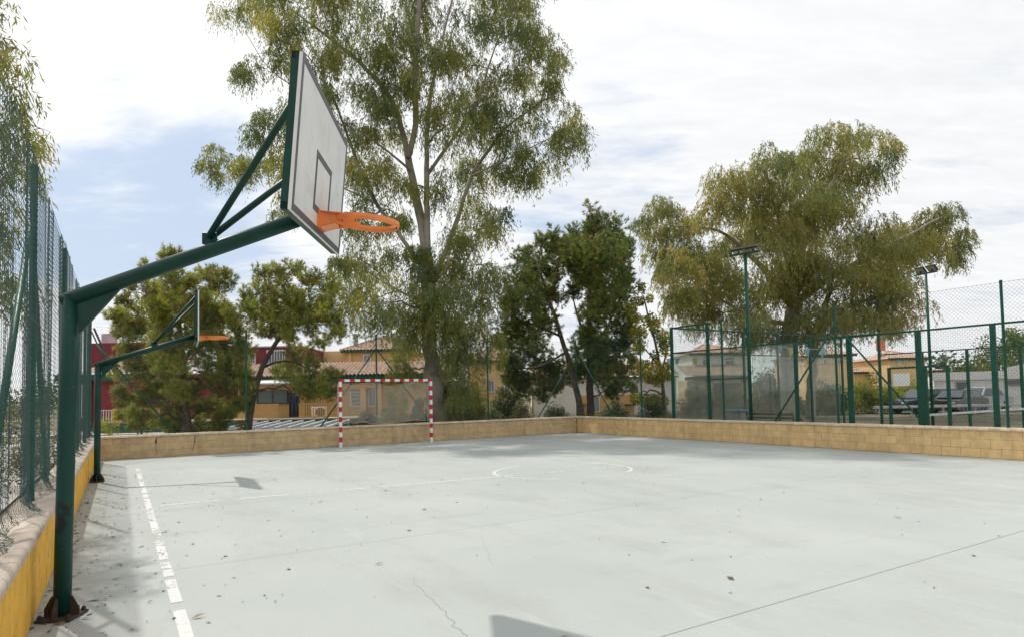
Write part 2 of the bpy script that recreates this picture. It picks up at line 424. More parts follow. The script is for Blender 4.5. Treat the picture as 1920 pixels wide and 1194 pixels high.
def paint_material(name, wear, scale, thr, alpha=.8):
    m = bpy.data.materials.new(name); m.use_nodes = True
    nt = m.node_tree; N, L = nt.nodes, nt.links
    b = N['Principled BSDF']; b.inputs['Base Color'].default_value = (0.74, 0.75, 0.73, 1); b.inputs['Roughness'].default_value = 0.6
    tc = N.new('ShaderNodeTexCoord'); out = N['Material Output']
    n = N.new('ShaderNodeTexNoise'); L.new(tc.outputs['Object'], n.inputs[0]); n.inputs['Scale'].default_value = scale
    n.inputs['Detail'].default_value = 9; n.inputs['Roughness'].default_value = 0.72
    n2 = N.new('ShaderNodeTexNoise'); L.new(tc.outputs['Object'], n2.inputs[0]); n2.inputs['Scale'].default_value = 0.9; n2.inputs['Detail'].default_value = 2
    ad = N.new('ShaderNodeMath'); ad.operation = 'MULTIPLY_ADD'; L.new(n2.outputs['Fac'], ad.inputs[0]); ad.inputs[1].default_value = wear; L.new(n.outputs['Fac'], ad.inputs[2])
    r = N.new('ShaderNodeMapRange'); L.new(ad.outputs[0], r.inputs[0])
    r.inputs[1].default_value = thr; r.inputs[2].default_value = thr + 0.10; r.inputs[3].default_value = alpha; r.inputs[4].default_value = 0.0
    t = N.new('ShaderNodeBsdfTransparent'); mx = N.new('ShaderNodeMixShader')
    L.new(r.outputs[0], mx.inputs[0]); L.new(t.outputs[0], mx.inputs[1]); L.new(b.outputs[0], mx.inputs[2]); L.new(mx.outputs[0], out.inputs[0])
    return m
PLINE = paint_material('worn_white_paint', 0.8, 10, 0.96)
PLINE2 = paint_material('faded_white_paint', 1.0, 12, 1.0, .55)
PLINE3 = paint_material('half_worn_white_paint', 0.9, 11, 1.0, .82)
LZ = 0.004
def strip(name, pts, w, mat, z=LZ, parent=court):
    pts = np.array([(p[0], p[1]) for p in pts], float)
    t = np.gradient(pts, axis=0); t /= np.linalg.norm(t, axis=1, keepdims=True)
    n = np.stack([-t[:, 1], t[:, 0]], 1); w = np.full(len(pts), w) if np.isscalar(w) else np.array(w)
    A = pts + n * w[:, None] / 2; B = pts - n * w[:, None] / 2
    P = np.concatenate([np.c_[A, np.full(len(A), z)], np.c_[B, np.full(len(B), z)]]); k = len(pts)
    mb = MB(); mb.add(P, [(i, k + i, k + i + 1, i + 1) for i in range(k - 1)])
    return mb.build(name, mat, parent)
def luv(px, py):
    p = gnd(px, py); return (float(p @ V), float(p @ U))
# touchline: strokes with worn-away stretches between them
tl = [(349, 1185), (319.6, 1088), (302, 1030), (281, 957), (258.5, 884), (253.5, 868.5)]
q = [luv(*p) for p in tl]
def lerp(a, b, t): return (a[0] + (b[0] - a[0]) * t, a[1] + (b[1] - a[1]) * t)
S0, S1 = (0.40, 3.2), (0.37, 18.6)
for y0, y1 in ((2.6, 5.62), (5.85, 6.62), (6.75, 7.35), (7.5, 9.0), (9.05, 12.4), (12.55, 13.0), (13.2, 18.2)):
    f = lambda y: lerp(S0, S1, (y - 3.2) / 15.4)
    strip('painted_line', [f(y0), f((y0 + y1) / 2), f(y1)], 0.085, PLINE)
hl0, hl1 = luv(300, 947), luv(940, 893)
d = np.array(hl1) - np.array(hl0); d /= np.linalg.norm(d)
def hl(t): return tuple(np.array(hl0) + d * t)
for a, b in ((0, 0.9), (1.15, 3.3), (3.45, 6.2), (7.0, 8.9), (9.1, 9.9), (10.2, 12.6)):
    strip('painted_line', [hl(a), hl((a + b) / 2), hl(b)], 0.07, PLINE2 if a > 8.9 else PLINE3)
cc = (7.98, 11.05)
for a0, a1 in ((100, 176), (182, 236), (262, 285), (300, 420), (428, 446)):
    strip('painted_line', [(cc[0] + 1.5 * math.cos(math.radians(a)), cc[1] + 1.32 * math.sin(math.radians(a))) for a in np.linspace(a0, a1, max(4, int((a1 - a0) / 5)))], 0.065, PLINE2 if a0 in (262, 428) else PLINE3)
strip('painted_line', [(5.4, 17.4), (9, 17.2), (13.4, 16.9)], 0.05, PLINE2)
def crack(pts, jit, seed, w=0.005):
    r = np.random.default_rng(seed); out = []
    for a, b in zip(pts[:-1], pts[1:]):
        for t in np.linspace(0, 1, 9)[:-1]:
            p = lerp(a, b, t); out.append((p[0] + r.normal(0, jit), p[1] + r.normal(0, jit)))
    out.append(pts[-1])
    return out
CRK = M('crack_dirt', (0.20, 0.20, 0.185), 0.95, 0.2, 10)
strip('crack', crack([luv(770, 1080), luv(805, 1120), luv(850, 1165), luv(876, 1196)], 0.012, 3), np.linspace(0.0015, 0.004, 25), CRK, 0.003)
strip('crack', crack([luv(900, 1000), luv(925, 1060)], 0.008, 4), np.linspace(0.001, 0.002, 9), CRK, 0.003)

# ------------------------------------------------------------------ block walls
def wall(name, label, along, n, face, thick, bl, cl, bm, cm, mm, courses=3, flip=1):
    """local frame of the court: a run of blocks with a row of cap tiles; along='u' or 'v'"""
    root = thing(name, label, 'wall'); root.rotation_euler = (0, 0, YAW)
    a0, a1 = n
    hcap = 0.062; hb = (HW - hcap) / courses
    ch = face + flip * thick / 2
    def place(m, nm, a, z, off=0.0):
        o = link(nm, m, root)
        if along == 'u': o.location = (ch + off, a, z); o.rotation_euler = (0, 0, math.pi / 2)
        else: o.location = (a, ch + off, z)
        return o
    g = 0.008
    def vary(m): return m
    full = MB().box((0, 0, 0), (bl - g, thick, hb - g), bev=0.006).mesh('block', bm)
    half = MB().box((0, 0, 0), (bl / 2 - g, thick, hb - g), bev=0.006).mesh('block', bm)
    # cap: rounded nose on both long sides
    w = thick / 2 + 0.035; c = 0.022
    prof = [(-w, 0), (-w, hcap - c), (-w + c * .4, hcap - c * .35), (-w + c * 1.1, hcap), (w - c * 1.1, hcap), (w - c * .4, hcap - c * .35), (w, hcap - c), (w, 0)]
    capm = MB().prism([(-cl / 2 + .003, y, z) for y, z in prof], (0, 0, 0), (cl - .006, 0, 0)).mesh('cap_tile', cm)
    L = a1 - a0
    mc = MB()
    if along == 'u': mc.box((ch, (a0 + a1) / 2, (HW - hcap) / 2), (thick - 0.016, L - .01, HW - hcap - .004))
    else: mc.box(((a0 + a1) / 2, ch, (HW - hcap) / 2), (L - .01, thick - 0.016, HW - hcap - .004))
    mc.build('mortar', mm, root)
    for k in range(courses):
        a = a0; z = hb * k + hb / 2
        if k % 2:
            place(half, 'block', a + bl / 4, z, random.uniform(-.0015, .0015)); a += bl / 2
        while a + bl <= a1 + 1e-6:
            place(full, 'block', a + bl / 2, z, random.uniform(-.0015, .0015)); a += bl
    a = a0
    while a + cl <= a1 + 1e-6:
        o = place(capm, 'cap_tile', a + cl / 2, HW - hcap, random.uniform(-.003, .003))
        o.rotation_euler.x = random.uniform(-.01, .01); o.rotation_euler.z += random.uniform(-.006, .006)
        a += cl
    return root
TH = 0.27
wl = wall('boundary_wall', 'low yellow painted block wall with pinkish cap under the left fence', 'u', (-3.8, 21.4), VL - TH, TH, 0.4, 0.21, YBLOCK, CAPL, MORTARY)
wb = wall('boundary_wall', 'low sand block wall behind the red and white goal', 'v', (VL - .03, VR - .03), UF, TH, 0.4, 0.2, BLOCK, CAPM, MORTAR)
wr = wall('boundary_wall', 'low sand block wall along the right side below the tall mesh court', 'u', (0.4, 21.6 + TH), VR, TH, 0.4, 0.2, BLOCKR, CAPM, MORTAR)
# stepped cracks in the end wall
def wcrack(px_pts, w, root, u=UF - 0.004):
    P = []
    for px, py in px_pts:
        d = _fw + _r * (px - CX) / FPX - _up * (py - CY) / FPX
        k = u / (d @ U); p = d * k + np.array([0, 0, CAMH]); P.append((float(p @ V), float(p[2])))
    pts = np.array(P); n = len(pts); ww = np.array(w)
    A = np.c_[pts[:, 0] - ww / 2, np.full(n, u), pts[:, 1]]; B = np.c_[pts[:, 0] + ww / 2, np.full(n, u), pts[:, 1]]
    MB().add(np.concatenate([A, B]), [(i, n + i, n + i + 1, i + 1) for i in range(n - 1)]).build('crack', DARK, root)
wcrack([(294, 819), (292, 827), (293, 833), (291, 838), (294, 846), (293, 854)], [.01, .05, .008, .012, .009, .005], wb)
wcrack([(366, 816), (365, 828), (363, 836), (361, 844)], [.018, .018, .014, .012], wb)

# ------------------------------------------------------------------ basketball hoops
POSTM = bpy.data.materials.new('green_post_marked')
def post_mat():
    m = POSTM; m.use_nodes = True; nt = m.node_tree; N, L = nt.nodes, nt.links
    b = N['Principled BSDF']; b.inputs['Roughness'].default_value = 0.42; b.inputs['Specular IOR Level'].default_value = 0.25
    tc = N.new('ShaderNodeTexCoord')
    n = N.new('ShaderNodeTexNoise'); L.new(tc.outputs['Object'], n.inputs[0]); n.inputs['Scale'].default_value = 4; n.inputs['Detail'].default_value = 6
    mx = N.new('ShaderNodeMixRGB'); L.new(n.outputs['Fac'], mx.inputs[0])
    mx.inputs[1].default_value = (0.004, 0.034, 0.027, 1); mx.inputs[2].default_value = (0.010, 0.062, 0.046, 1)
    n2 = N.new('ShaderNodeTexNoise'); mp = N.new('ShaderNodeMapping'); L.new(tc.outputs['Object'], mp.inputs[0]); mp.inputs['Scale'].default_value = (9, 9, 7)
    L.new(mp.outputs[0], n2.inputs[0]); n2.inputs['Scale'].default_value = 1.0; n2.inputs['Detail'].default_value = 3
    sx = N.new('ShaderNodeSeparateXYZ'); L.new(tc.outputs['Object'], sx.inputs[0])
    def band(lo, hi):
        r1 = N.new('ShaderNodeMapRange'); L.new(sx.outputs['Z'], r1.inputs[0]); r1.inputs[1].default_value = lo; r1.inputs[2].default_value = lo + .05
        r2 = N.new('ShaderNodeMapRange'); L.new(sx.outputs['Z'], r2.inputs[0]); r2.inputs[1].default_value = hi; r2.inputs[2].default_value = hi - .05
        k = N.new('ShaderNodeMath'); k.operation = 'MULTIPLY'; L.new(r1.outputs[0], k.inputs[0]); L.new(r2.outputs[0], k.inputs[1]); return k.outputs[0]
    bd = N.new('ShaderNodeMath'); bd.operation = 'ADD'; L.new(band(.62, .90), bd.inputs[0]); L.new(band(1.0, 1.16), bd.inputs[1])
    r = N.new('ShaderNodeMapRange'); L.new(n2.outputs['Fac'], r.inputs[0]); r.inputs[1].default_value = .5; r.inputs[2].default_value = .55
    k = N.new('ShaderNodeMath'); k.operation = 'MULTIPLY'; L.new(r.outputs[0], k.inputs[0]); L.new(bd.outputs[0], k.inputs[1])
    m2 = N.new('ShaderNodeMixRGB'); L.new(k.outputs[0], m2.inputs[0]); L.new(mx.outputs[0], m2.inputs[1]); m2.inputs[2].default_value = (0.012, 0.018, 0.02, 1)
    n3 = N.new('ShaderNodeTexNoise'); L.new(tc.outputs['Object'], n3.inputs[0]); n3.inputs['Scale'].default_value = 22; n3.inputs['Detail'].default_value = 3
    r3 = N.new('ShaderNodeMapRange'); L.new(n3.outputs['Fac'], r3.inputs[0]); r3.inputs[1].default_value = .68; r3.inputs[2].default_value = .71
    m3 = N.new('ShaderNodeMixRGB'); L.new(r3.outputs[0], m3.inputs[0]); L.new(m2.outputs[0], m3.inputs[1]); m3.inputs[2].default_value = (0.10, 0.06, 0.04, 1)
    L.new(m3.outputs[0], b.inputs['Base Color'])
post_mat()
BOARDM = M('white_backboard', (0.74, 0.735, 0.72), 0.35, 0.05, 3, dirt=(0.50, 0.49, 0.46), dscale=4, damt=0.6)
LINEM = M('dark_grey_line', (0.095, 0.095, 0.11), 0.5, 0.15, 8)

def hoop(label, base, yaw, arm_len, bc, byaw, tilt, roll, lean, postm):
    """bc: backboard centre in world; post at base; board pose from byaw/tilt/roll"""
    t = thing('basketball_hoop', label, 'basketball hoop', (base[0], base[1], 0), yaw, 'basketball hoops along the left wall')
    Rz = lambda a: np.array([[math.cos(a), -math.sin(a), 0], [math.sin(a), math.cos(a), 0], [0, 0, 1.0]])
    toloc = lambda P: (np.asarray(P) - np.array([base[0], base[1], 0])) @ Rz(yaw)
    hk = 2.44
    top = np.array([math.tan(lean) * hk, 0, hk])
    r = 0.059
    mb = MB(); mb.tube([(0, 0, 0.02), top * .3 + (0, 0, .0), top * .7, top], r, 28, ref=(0, 1, 0))
    po = mb.build('post', postm, t, smooth=False)
    for p_ in po.data.polygons: p_.use_smooth = len(p_.vertices) == 4
    # board frame axes in local coords
    a = np.array([-math.sin(byaw), math.cos(byaw), 0]); n = np.array([math.cos(byaw), math.sin(byaw), 0])
    upt = np.array([0, 0, 1.0]) * math.cos(tilt) + n * math.sin(tilt)
    a2 = a * math.cos(roll) + upt * math.sin(roll); u2 = upt * math.cos(roll) - a * math.sin(roll)
    n2 = np.cross(a2, u2); Lr = Rz(yaw)
    A, Up, Nn = a2 @ Lr, u2 @ Lr, n2 @ Lr
    c = toloc(bc)
    def bp(x, y, z=0.0): return c + A * x + Up * y + Nn * z
    rot = np.stack([A, Up, Nn], 1)
    bb = MB().box(bp(0, 0, -0.012), (1.8, 1.05, 0.024), rot).build('backboard', BOARDM, t)
    mb = MB(); w = 0.05; zz = 0.0025
    for x, y, sx_, sy_ in ((0, .525 - w / 2, 1.8, w), (0, -.525 + w / 2, 1.8, w), (-.9 + w / 2, 0, w, 1.05 - 2 * w), (.9 - w / 2, 0, w, 1.05 - 2 * w)):
        mb.box(bp(x, y, zz / 2), (sx_, sy_, zz), rot)
    mb.build('border', LINEM, bb)
    mb = MB(); y0 = -.525 + .15; 
    for x, y, sx_, sy_ in ((0, y0 + .45 - w / 2, .59, w), (0, y0 + w / 2, .59, w), (-.295 + w / 2, y0 + .225, w, .45 - 2 * w), (.295 - w / 2, y0 + .225, w, .45 - 2 * w)):
        mb.box(bp(x, y, zz / 2), (sx_, sy_, zz), rot)
    mb.build('target_square', LINEM, bb)
    mb = MB(); fr = 0.05
    for x, y, sx_, sy_ in ((0, .525 - fr / 2, 1.8, fr), (0, -.525 + fr / 2, 1.8, fr), (-.9 + fr / 2, 0, fr, 1.05), (.9 - fr / 2, 0, fr, 1.05), (-.28, 0, fr, 1.0), (.28, 0, fr, 1.0)):
        mb.box(bp(x, y, -0.024 - fr / 2), (sx_, sy_, fr), rot)
    mb.build('frame', GREEN, bb)
    # arm
    end = bp(0, -.525 + .16, -0.075)
    start = top + np.array([-0.03, 0, -0.045])
    dd = (end - start) / np.linalg.norm(end - start)
    MB().tube([start - dd * 0.02, start * .5 + end * .5, end], 0.058, 24, ref=(0, 1, 0)).build('arm', GREEN, t, smooth=True)
    MB().box(end + Nn * 0.02, (0.5, 0.22, 0.012), rot).build('mounting_plate', GREEN, t)
    # knee gusset
    k0 = top + np.array([0.07, 0, -.30]); k1 = start + dd * 0.42 - np.array([0, 0, .06]); k2 = top + np.array([0.05, 0, -.02])
    MB().prism([k0 + (0, -.012, 0), k1 + (0, -.012, 0), k2 + (0, -.012, 0)], (0, 0, 0), (0, .024, 0)).build('knee_gusset', GREEN, t)
    # two struts from a lug on the arm
    f = 0.575
    lug = start + dd * (np.linalg.norm(end - start) * f) + np.array([0, 0, 0.075])
    MB().box(lug + (0, 0, .02), (0.11, 0.02, 0.10), bev=0.008).build('lug', GREEN, t)
    MB().tube([lug + (0, .018, .03), bp(.6, .42, -.06)], 0.026, 12).build('strut', GREEN, t, smooth=True)
    MB().tube([lug + (0, -.018, .03), bp(-.6, .42, -.06)], 0.026, 12).build('strut', GREEN, t, smooth=True)
    # rim
    rc_y = -.525 + .15
    def rp(x, y, z): return bp(x, rc_y + z, y)     # x sideways, y out of board, z up
    mb = MB(); segs = 40; R0, R1 = 0.225, 0.25; oy = 0.15 + 0.225
    prof = [(R0, -.008), (R0 + .004, .014), (R1, .016), (R1 + .005, -.010), (R1 - .003, -.034), (R0 + .010, -.026)]
    for k in range(segs):
        w_ = 2 * math.pi * k / segs
    P = [rp(rr * math.cos(2 * math.pi * k / segs), oy + rr * math.sin(2 * math.pi * k / segs), z) for k in range(segs) for rr, z in prof]
    m_ = len(prof)
    F = [(k * m_ + j, ((k + 1) % segs) * m_ + j, ((k + 1) % segs) * m_ + (j + 1) % m_, k * m_ + (j + 1) % m_) for k in range(segs) for j in range(m_)]
    mb.add(P, F); rim = mb.build('rim', ORANGE, t)
    mb = MB()
    mb.box(rp(0, .008, -.03), (0.24, 0.14, 0.014), rot)                     # back plate on the board
    pl = lambda x: [rp(x, .01, .025), rp(x, .30, .012), rp(x, .30, -.035), rp(x, .12, -.06), rp(x, .01, -.10)]
    for x in (-.10, .10):
        mb.prism([p for p in pl(x)], (0, 0, 0), A * .006)
    top4 = [rp(-.105, .01, .026), rp(.11, .01, .026), rp(.16, .20, .016), rp(.10, .165, .016), rp(-.10, .165, .016), rp(-.16, .20, .016)]
    mb.prism(top4, (0, 0, 0), Up * .006)
    mb.prism([rp(-.10, .02, -.095), rp(.10, .02, -.095), rp(.10, .14, -.05), rp(-.10, .14, -.05)], (0, 0, 0), Up * .006)
    mb.build('bracket', ORANGE, rim)
    for k in range(12):
        w_ = 2 * math.pi * (k + .5) / 12
        q = rp(0.245 * math.cos(w_), oy + 0.245 * math.sin(w_), -.045)
        MB().tube([q + Up * .012, q, q + Up * -.008 + A * .008], 0.0035, 5).build('net_hook', RUST, rim)
    # base
    mb = MB(); mb.box((0, 0, 0.012), (0.25, 0.25, 0.02), bev=0.004)
    bpz = mb.build('base_plate', RUST, t)
    for k in range(4):
        ca, sa = math.cos(k * math.pi / 2 + .0), math.sin(k * math.pi / 2)
        pr = [(r - .01, .022), (.124, .022), (.124, .07), (r + .015, .16), (r - .01, .16)]
        e = np.array([-sa, ca, 0]) * .012
        MB().prism([np.array([ca * x, sa * x, z]) - e / 2 for x, z in pr], (0, 0, 0), e).build('gusset', RUST, t)
    for sx_ in (-1, 1):
        for sy_ in (-1, 1):
            MB().lathe([(0.0, .052), (.012, .052), (.012, .04), (.02, .04), (.02, .022)], 6, (sx_ * .10, sy_ * .10, 0)).build('bolt', RUST, bpz)
    return t
nb = np.array([-3.426, 4.891]); fb = np.array([-8.562, 13.215])
hoop('near green basketball hoop with white board seen from in front, rusty base', nb, 0.094, 1.95, np.array([-1.478, 5.075, 3.432]), 0.098, 0.093, 0.054, 0.016, POSTM)
FY = 0.478
fbc = np.array([fb[0] + 1.86 * math.cos(FY), fb[1] + 1.86 * math.sin(FY), 3.40])
hoop('far green basketball hoop with its board seen edge on near the corner', fb, FY, 1.95, fbc, FY, 0.0, 0.0, 0.0, GREEN)

# ------------------------------------------------------------------ goal
def goal():
    g0 = uv(21.198, 6.26); W, H, b = 3.28, 2.215, 0.085
    t = thing('football_goal', 'red and white striped goal with torn net against the end wall', 'goal', g0, YAW)
    def striped(name, a, c, n, first):
        a, c = np.array(a, float), np.array(c, float); mb = MB()
        for k in range(n):
            mb.cur = (k + first) % 2
            p, q_ = a + (c - a) * k / n, a + (c - a) * (k + 1) / n
            mb.bar(p, q_, b, up=(0, 1, 0))
        return mb.build(name, [WHITE, RED], t)
    striped('post', (0, 0, 0), (0, 0, H - b / 2 - .001), 13, 0)
    striped('post', (W, 0, 0), (W, 0, H - b / 2 - .001), 13, 0)
    striped('crossbar', (-b / 2, 0, H), (W + b / 2, 0, H), 19, 1)
    # rear stays
    for x in (0, W):
        MB().tube([(x, .04, H - .05), (x, .30, H - .12), (x, .34, 1.2), (x, .34, .75)], 0.012, 6).build('stay', GREYM, t)
        MB().tube([(x, .04, .05), (x + (-.22 if x == 0 else -.1), .34, .04)], 0.012, 6).build('foot_bar', GREYM, t)
    # net: hangs from the bar, bellied, hem on top of the wall; drawn as two families of cords
    NETM = M('net_cord', (0.62, 0.59, 0.50), 0.9, 0.2, 20)
    r = np.random.default_rng(5)
    nx, nz = 30, 18
    X, Z = np.meshgrid(np.linspace(0, 1, nx), np.linspace(0, 1, nz), indexing='ij')
    hem = 0.74 + 0.05 * np.sin(X * 9) + r.normal(0, .01, X.shape)
    sag = 0.35 * np.sin(np.pi * X) * (1 - Z) ** 2 * 0
    zt = H - .06 - 0.10 * np.sin(np.pi * X) - 0.06 * np.sin(X * 14)
    PZ = zt + (hem - zt) * Z
    PY = 0.05 + 0.34 * np.clip(Z * 2.2, 0, 1) ** 0.6 + 0.03 * np.sin(X * 22 + Z * 6)
    PX = W * (0.01 + 0.98 * X) + 0.05 * np.sin(Z * 7 + X * 20) * np.sin(np.pi * X)
    G = np.stack([PX, PY, PZ], -1) + r.normal(0, .008, (nx, nz, 3))
    d1 = [np.array([G[i + k, k] for k in range(nz) if 0 <= i + k < nx]) for i in range(-nz + 2, nx - 1)]
    d2 = [np.array([G[i - k, k] for k in range(nz) if 0 <= i - k < nx]) for i in range(1, nx + nz - 2)]
    mb = MB()
    for p in d1 + d2:
        if len(p) > 1: mb.tube(p, 0.006, 3, cap=False)
    hemline = G[:, -1] + (0, .02, 0)
    mb.tube(hemline, 0.006, 4)
    mb.tube(G[:, 0], 0.005, 4)
    # side nets
    for x in (0.0, W):
        for k in range(9):
            z = .78 + k * .16
            mb.tube([(x, .02, z), (x, .34, z + .05 * math.sin(k * 3))], 0.003, 3, cap=False)
            mb.tube([(x, .02 + .036 * k, H - .1), (x, .02 + .04 * k, .74)], 0.003, 3, cap=False)
    # loose torn cords over the wall face and across the right corner
    mb.tube([(W - .62, .05, H - .06), (W - .95, .2, H - .2), (W - .35, .25, 1.65), (W - .05, .3, 1.45)], 0.006, 4)
    mb.tube([(W - 1.35, .2, H - .12), (W - .9, .12, H - .2), (W - .5, .05, H - .07)], 0.005, 4)
    mb.tube([(W - .75, .27, .70), (W - .55, .28, .45), (W - .42, .25, .2), (W - .25, .22, .03), (W - .05, .05, .02)], 0.01, 5)
    mb.tube([(W * .55, .3, .72), (W * .42, .28, .5), (W * .3, .27, .25), (W * .12, .2, .03)], 0.004, 4)
    mb.build('net', NETM, t, kind='stuff')
goal()

# ------------------------------------------------------------------ chain link fences
def diag_mesh(name, P0, a, L, z0, z1, pitch, rad, mat, parent, bulge=0.02, seed=0):
    """flat chain link: two families of diagonal wires on the plane through P0 along unit a; local coordinates"""
    H = z1 - z0; polys = []
    n = int((L + H) / pitch); S = 26
    r = np.random.default_rng(seed)
    for sgn in (1, -1):
        for k in range(n):
            x0 = -H + k * pitch
            t0, t1 = max(0.0, -x0 / H), min(1.0, (L - x0) / H)
            if t1 - t0 < 0.01: continue
            t = np.linspace(t0, t1, S)
            x = x0 + t * H; z = z0 + t * H
            if sgn < 0: x = L - x
            polys.append(np.stack([x, z], 1))
    polys = np.array(polys)
    x, z = polys[..., 0], polys[..., 1]
    off = bulge * (np.sin(x * 1.3 + seed) * np.sin(z * 1.7 + 1) + 0.5 * np.sin(x * 3.1 + z * 2))
    nrm = np.array([-a[1], a[0], 0.0])
    P = np.array(P0)[None, None] + x[..., None] * np.array(a) + z[..., None] * np.array([0, 0, 1.0]) + off[..., None] * nrm
    return strands(name, P, rad, mat, parent, kind='stuff')

def fence_post(parent, x, y, z0, z1, r=0.03, m=None):
    mb = MB(); mb.tube([(x, y, z0), (x, y, z1)], r, 12)
    mb.lathe([(0.0, z1 + .02), (r * .8, z1 + .016), (r * 1.12, z1), (r * 1.12, z1 - .03)], 12, (x, y, 0))
    o = mb.build('post', m or GREEN2, parent); return o

FT = 3.84
# end fence (local frame: x = across court, y = along)
fe = thing('chain_link_fence', 'green chain link fence on the wall behind the goal', 'fence'); fe.rotation_euler = (0, 0, YAW)
yb = UF + 0.13
for v in (3.41, 7.71, 12.2, 16.5): fence_post(fe, v, yb, HW, FT)
for (va, za, vb) in ((7.66, 3.30, 5.75), (7.76, 3.30, 9.75), (16.45, 3.28, 14.55), (-.60, 3.30, 1.42)):
    MB().tube([(va, yb + .02, za), (va + (vb - va) * .5, yb + .02, za - (za - HW) * .5), (vb, yb + .02, HW + .01)], 0.024, 10).build('brace', GREEN2, fe, smooth=True)
for z in (FT - .03, 2.25, HW + .12): MB().tube([(VL - .1, yb + .03, z), (8, yb + .03, z - .012), (16.5, yb + .03, z)], 0.0024, 4).build('tension_wire', WIRE, fe)
diag_mesh('wire_mesh', (VL - .1, yb + .035, 0), (1, 0, 0), 17.05, HW + .01, FT - .02, 0.09, 0.0017, WIRE, fe, 0.02, 1)
# right fence
fr_ = thing('chain_link_fence', 'green chain link fence on the right wall in front of the mesh court', 'fence'); fr_.rotation_euler = (0, 0, YAW)
xr = VR + 0.13
for u in (17.79, 14.0, 10.17, 6.3, 2.4): fence_post(fr_, xr, u, HW, 3.89)
for (ua, ub) in ((16.45 + 5.05, 19.45), (10.13, 8.0), (10.21, 12.15)):
    za = 3.28
    MB().tube([(xr + .02, ua, za), (xr + .02, (ua + ub) / 2, (za + HW) / 2), (xr + .02, ub, HW + .01)], 0.024, 10).build('brace', GREEN2, fr_, smooth=True)
for z in (3.87, 2.3, HW + .12): MB().tube([(xr + .03, 0.6, z), (xr + .03, 10, z - .012), (xr + .03, 21.7, z)], 0.0028, 4).build('tension_wire', WIRE, fr_)
diag_mesh('wire_mesh', (xr + .035, 21.7, 0), (0, -1, 0), 21.1, HW + .01, 3.87, 0.09, 0.0018, WIRE, fr_, 0.02, 2)

# left fence: old slack mesh, folded and curling over the cap at the foot
fl = thing('chain_link_fence', 'slack wrinkled green chain link fence on the yellow wall at the left', 'fence'); fl.rotation_euler = (0, 0, YAW)
xl = VL - 0.16
LFT = 3.95
for u in (3.6, 7.75, 11.75, 15.6, 18.6, 21.5): fence_post(fl, xl - .03, u, HW, LFT, 0.032)
for (ua, za, ub, zb) in ((7.70, 3.35, 5.25, HW), (7.80, 3.35, 9.55, HW), (21.4, 3.3, 19.7, HW), (21.45, 3.75, 21.2, 3.0)):
    MB().tube([(xl - .05, ua, za), (xl - .05, (ua + ub) / 2, (za + zb) / 2), (xl - .05, ub, zb + .01)], 0.027, 10).build('brace', GREEN2, fl, smooth=True)
def left_mesh():
    p = 0.030; W = int((21.5 - 2.5) / p); S = 116
    u0 = 2.5 + np.arange(W) * p
    s = np.linspace(0, 1, S)
    T = 3.32                                           # hanging length, with a curl at the foot
    zig = (np.arange(S)[None, :] + np.arange(W)[:, None]) % 2 * p * 1.06 - 0.03 * p
    u = u0[:, None] + zig
    h = s[None, :] * T + 0 * u                           # distance from the top
    uu = u0[:, None] + 0 * h
    fold = 0.030 * smoothnoise(uu * 4.2 + 0.2 * h, 11, 2) + 0.010 * smoothnoise(uu * 13 + .5 * h, 12, 2)
    post = np.min(np.abs(uu[..., None] - np.array([3.6, 7.75, 11.75, 15.6, 18.6, 21.5])), -1)
    env = np.clip(post / 0.5, 0.1, 1.0)
    x = xl + 0.015 + fold * env * (0.35 + 0.9 * s[None, :])
    topsag = -0.10 * np.clip(post / 1.9, 0, 1) + 0.05 * smoothnoise(uu * 3.1, 13, 3) * env
    z = LFT - 0.02 + topsag * (1 - s[None, :]) - h
    foot = HW + 0.035
    curl = np.clip((foot + 0.10 - z), 0, None)                # what would pass below the cap is laid over it
    x = x + curl * (0.55 + 0.25 * smoothnoise(uu * 4, 14, 2)) * 0.8
    z = np.where(z < foot + 0.10, foot + 0.10 - 0.10 * np.tanh(curl / 0.10) + 0.02 * np.abs(np.sin(uu * 9 + curl * 30)), z)
    x = x + 0.012 * np.where(np.arange(S) % 2 == 0, 1, -1)[None, :] * 0.35
    r = np.random.default_rng(3)
    P = np.stack([x, u + r.normal(0, .0015, u.shape), z], -1)
    strands('wire_mesh', P, 0.0018, WIRE2, fl, kind='stuff')
left_mesh()
for z in (LFT - .06, 2.4): MB().tube([(xl + .02, 2.5, z), (xl + .02, 12, z - .03), (xl + .02, 21.5, z)], 0.003, 4).build('tension_wire', WIRE, fl)

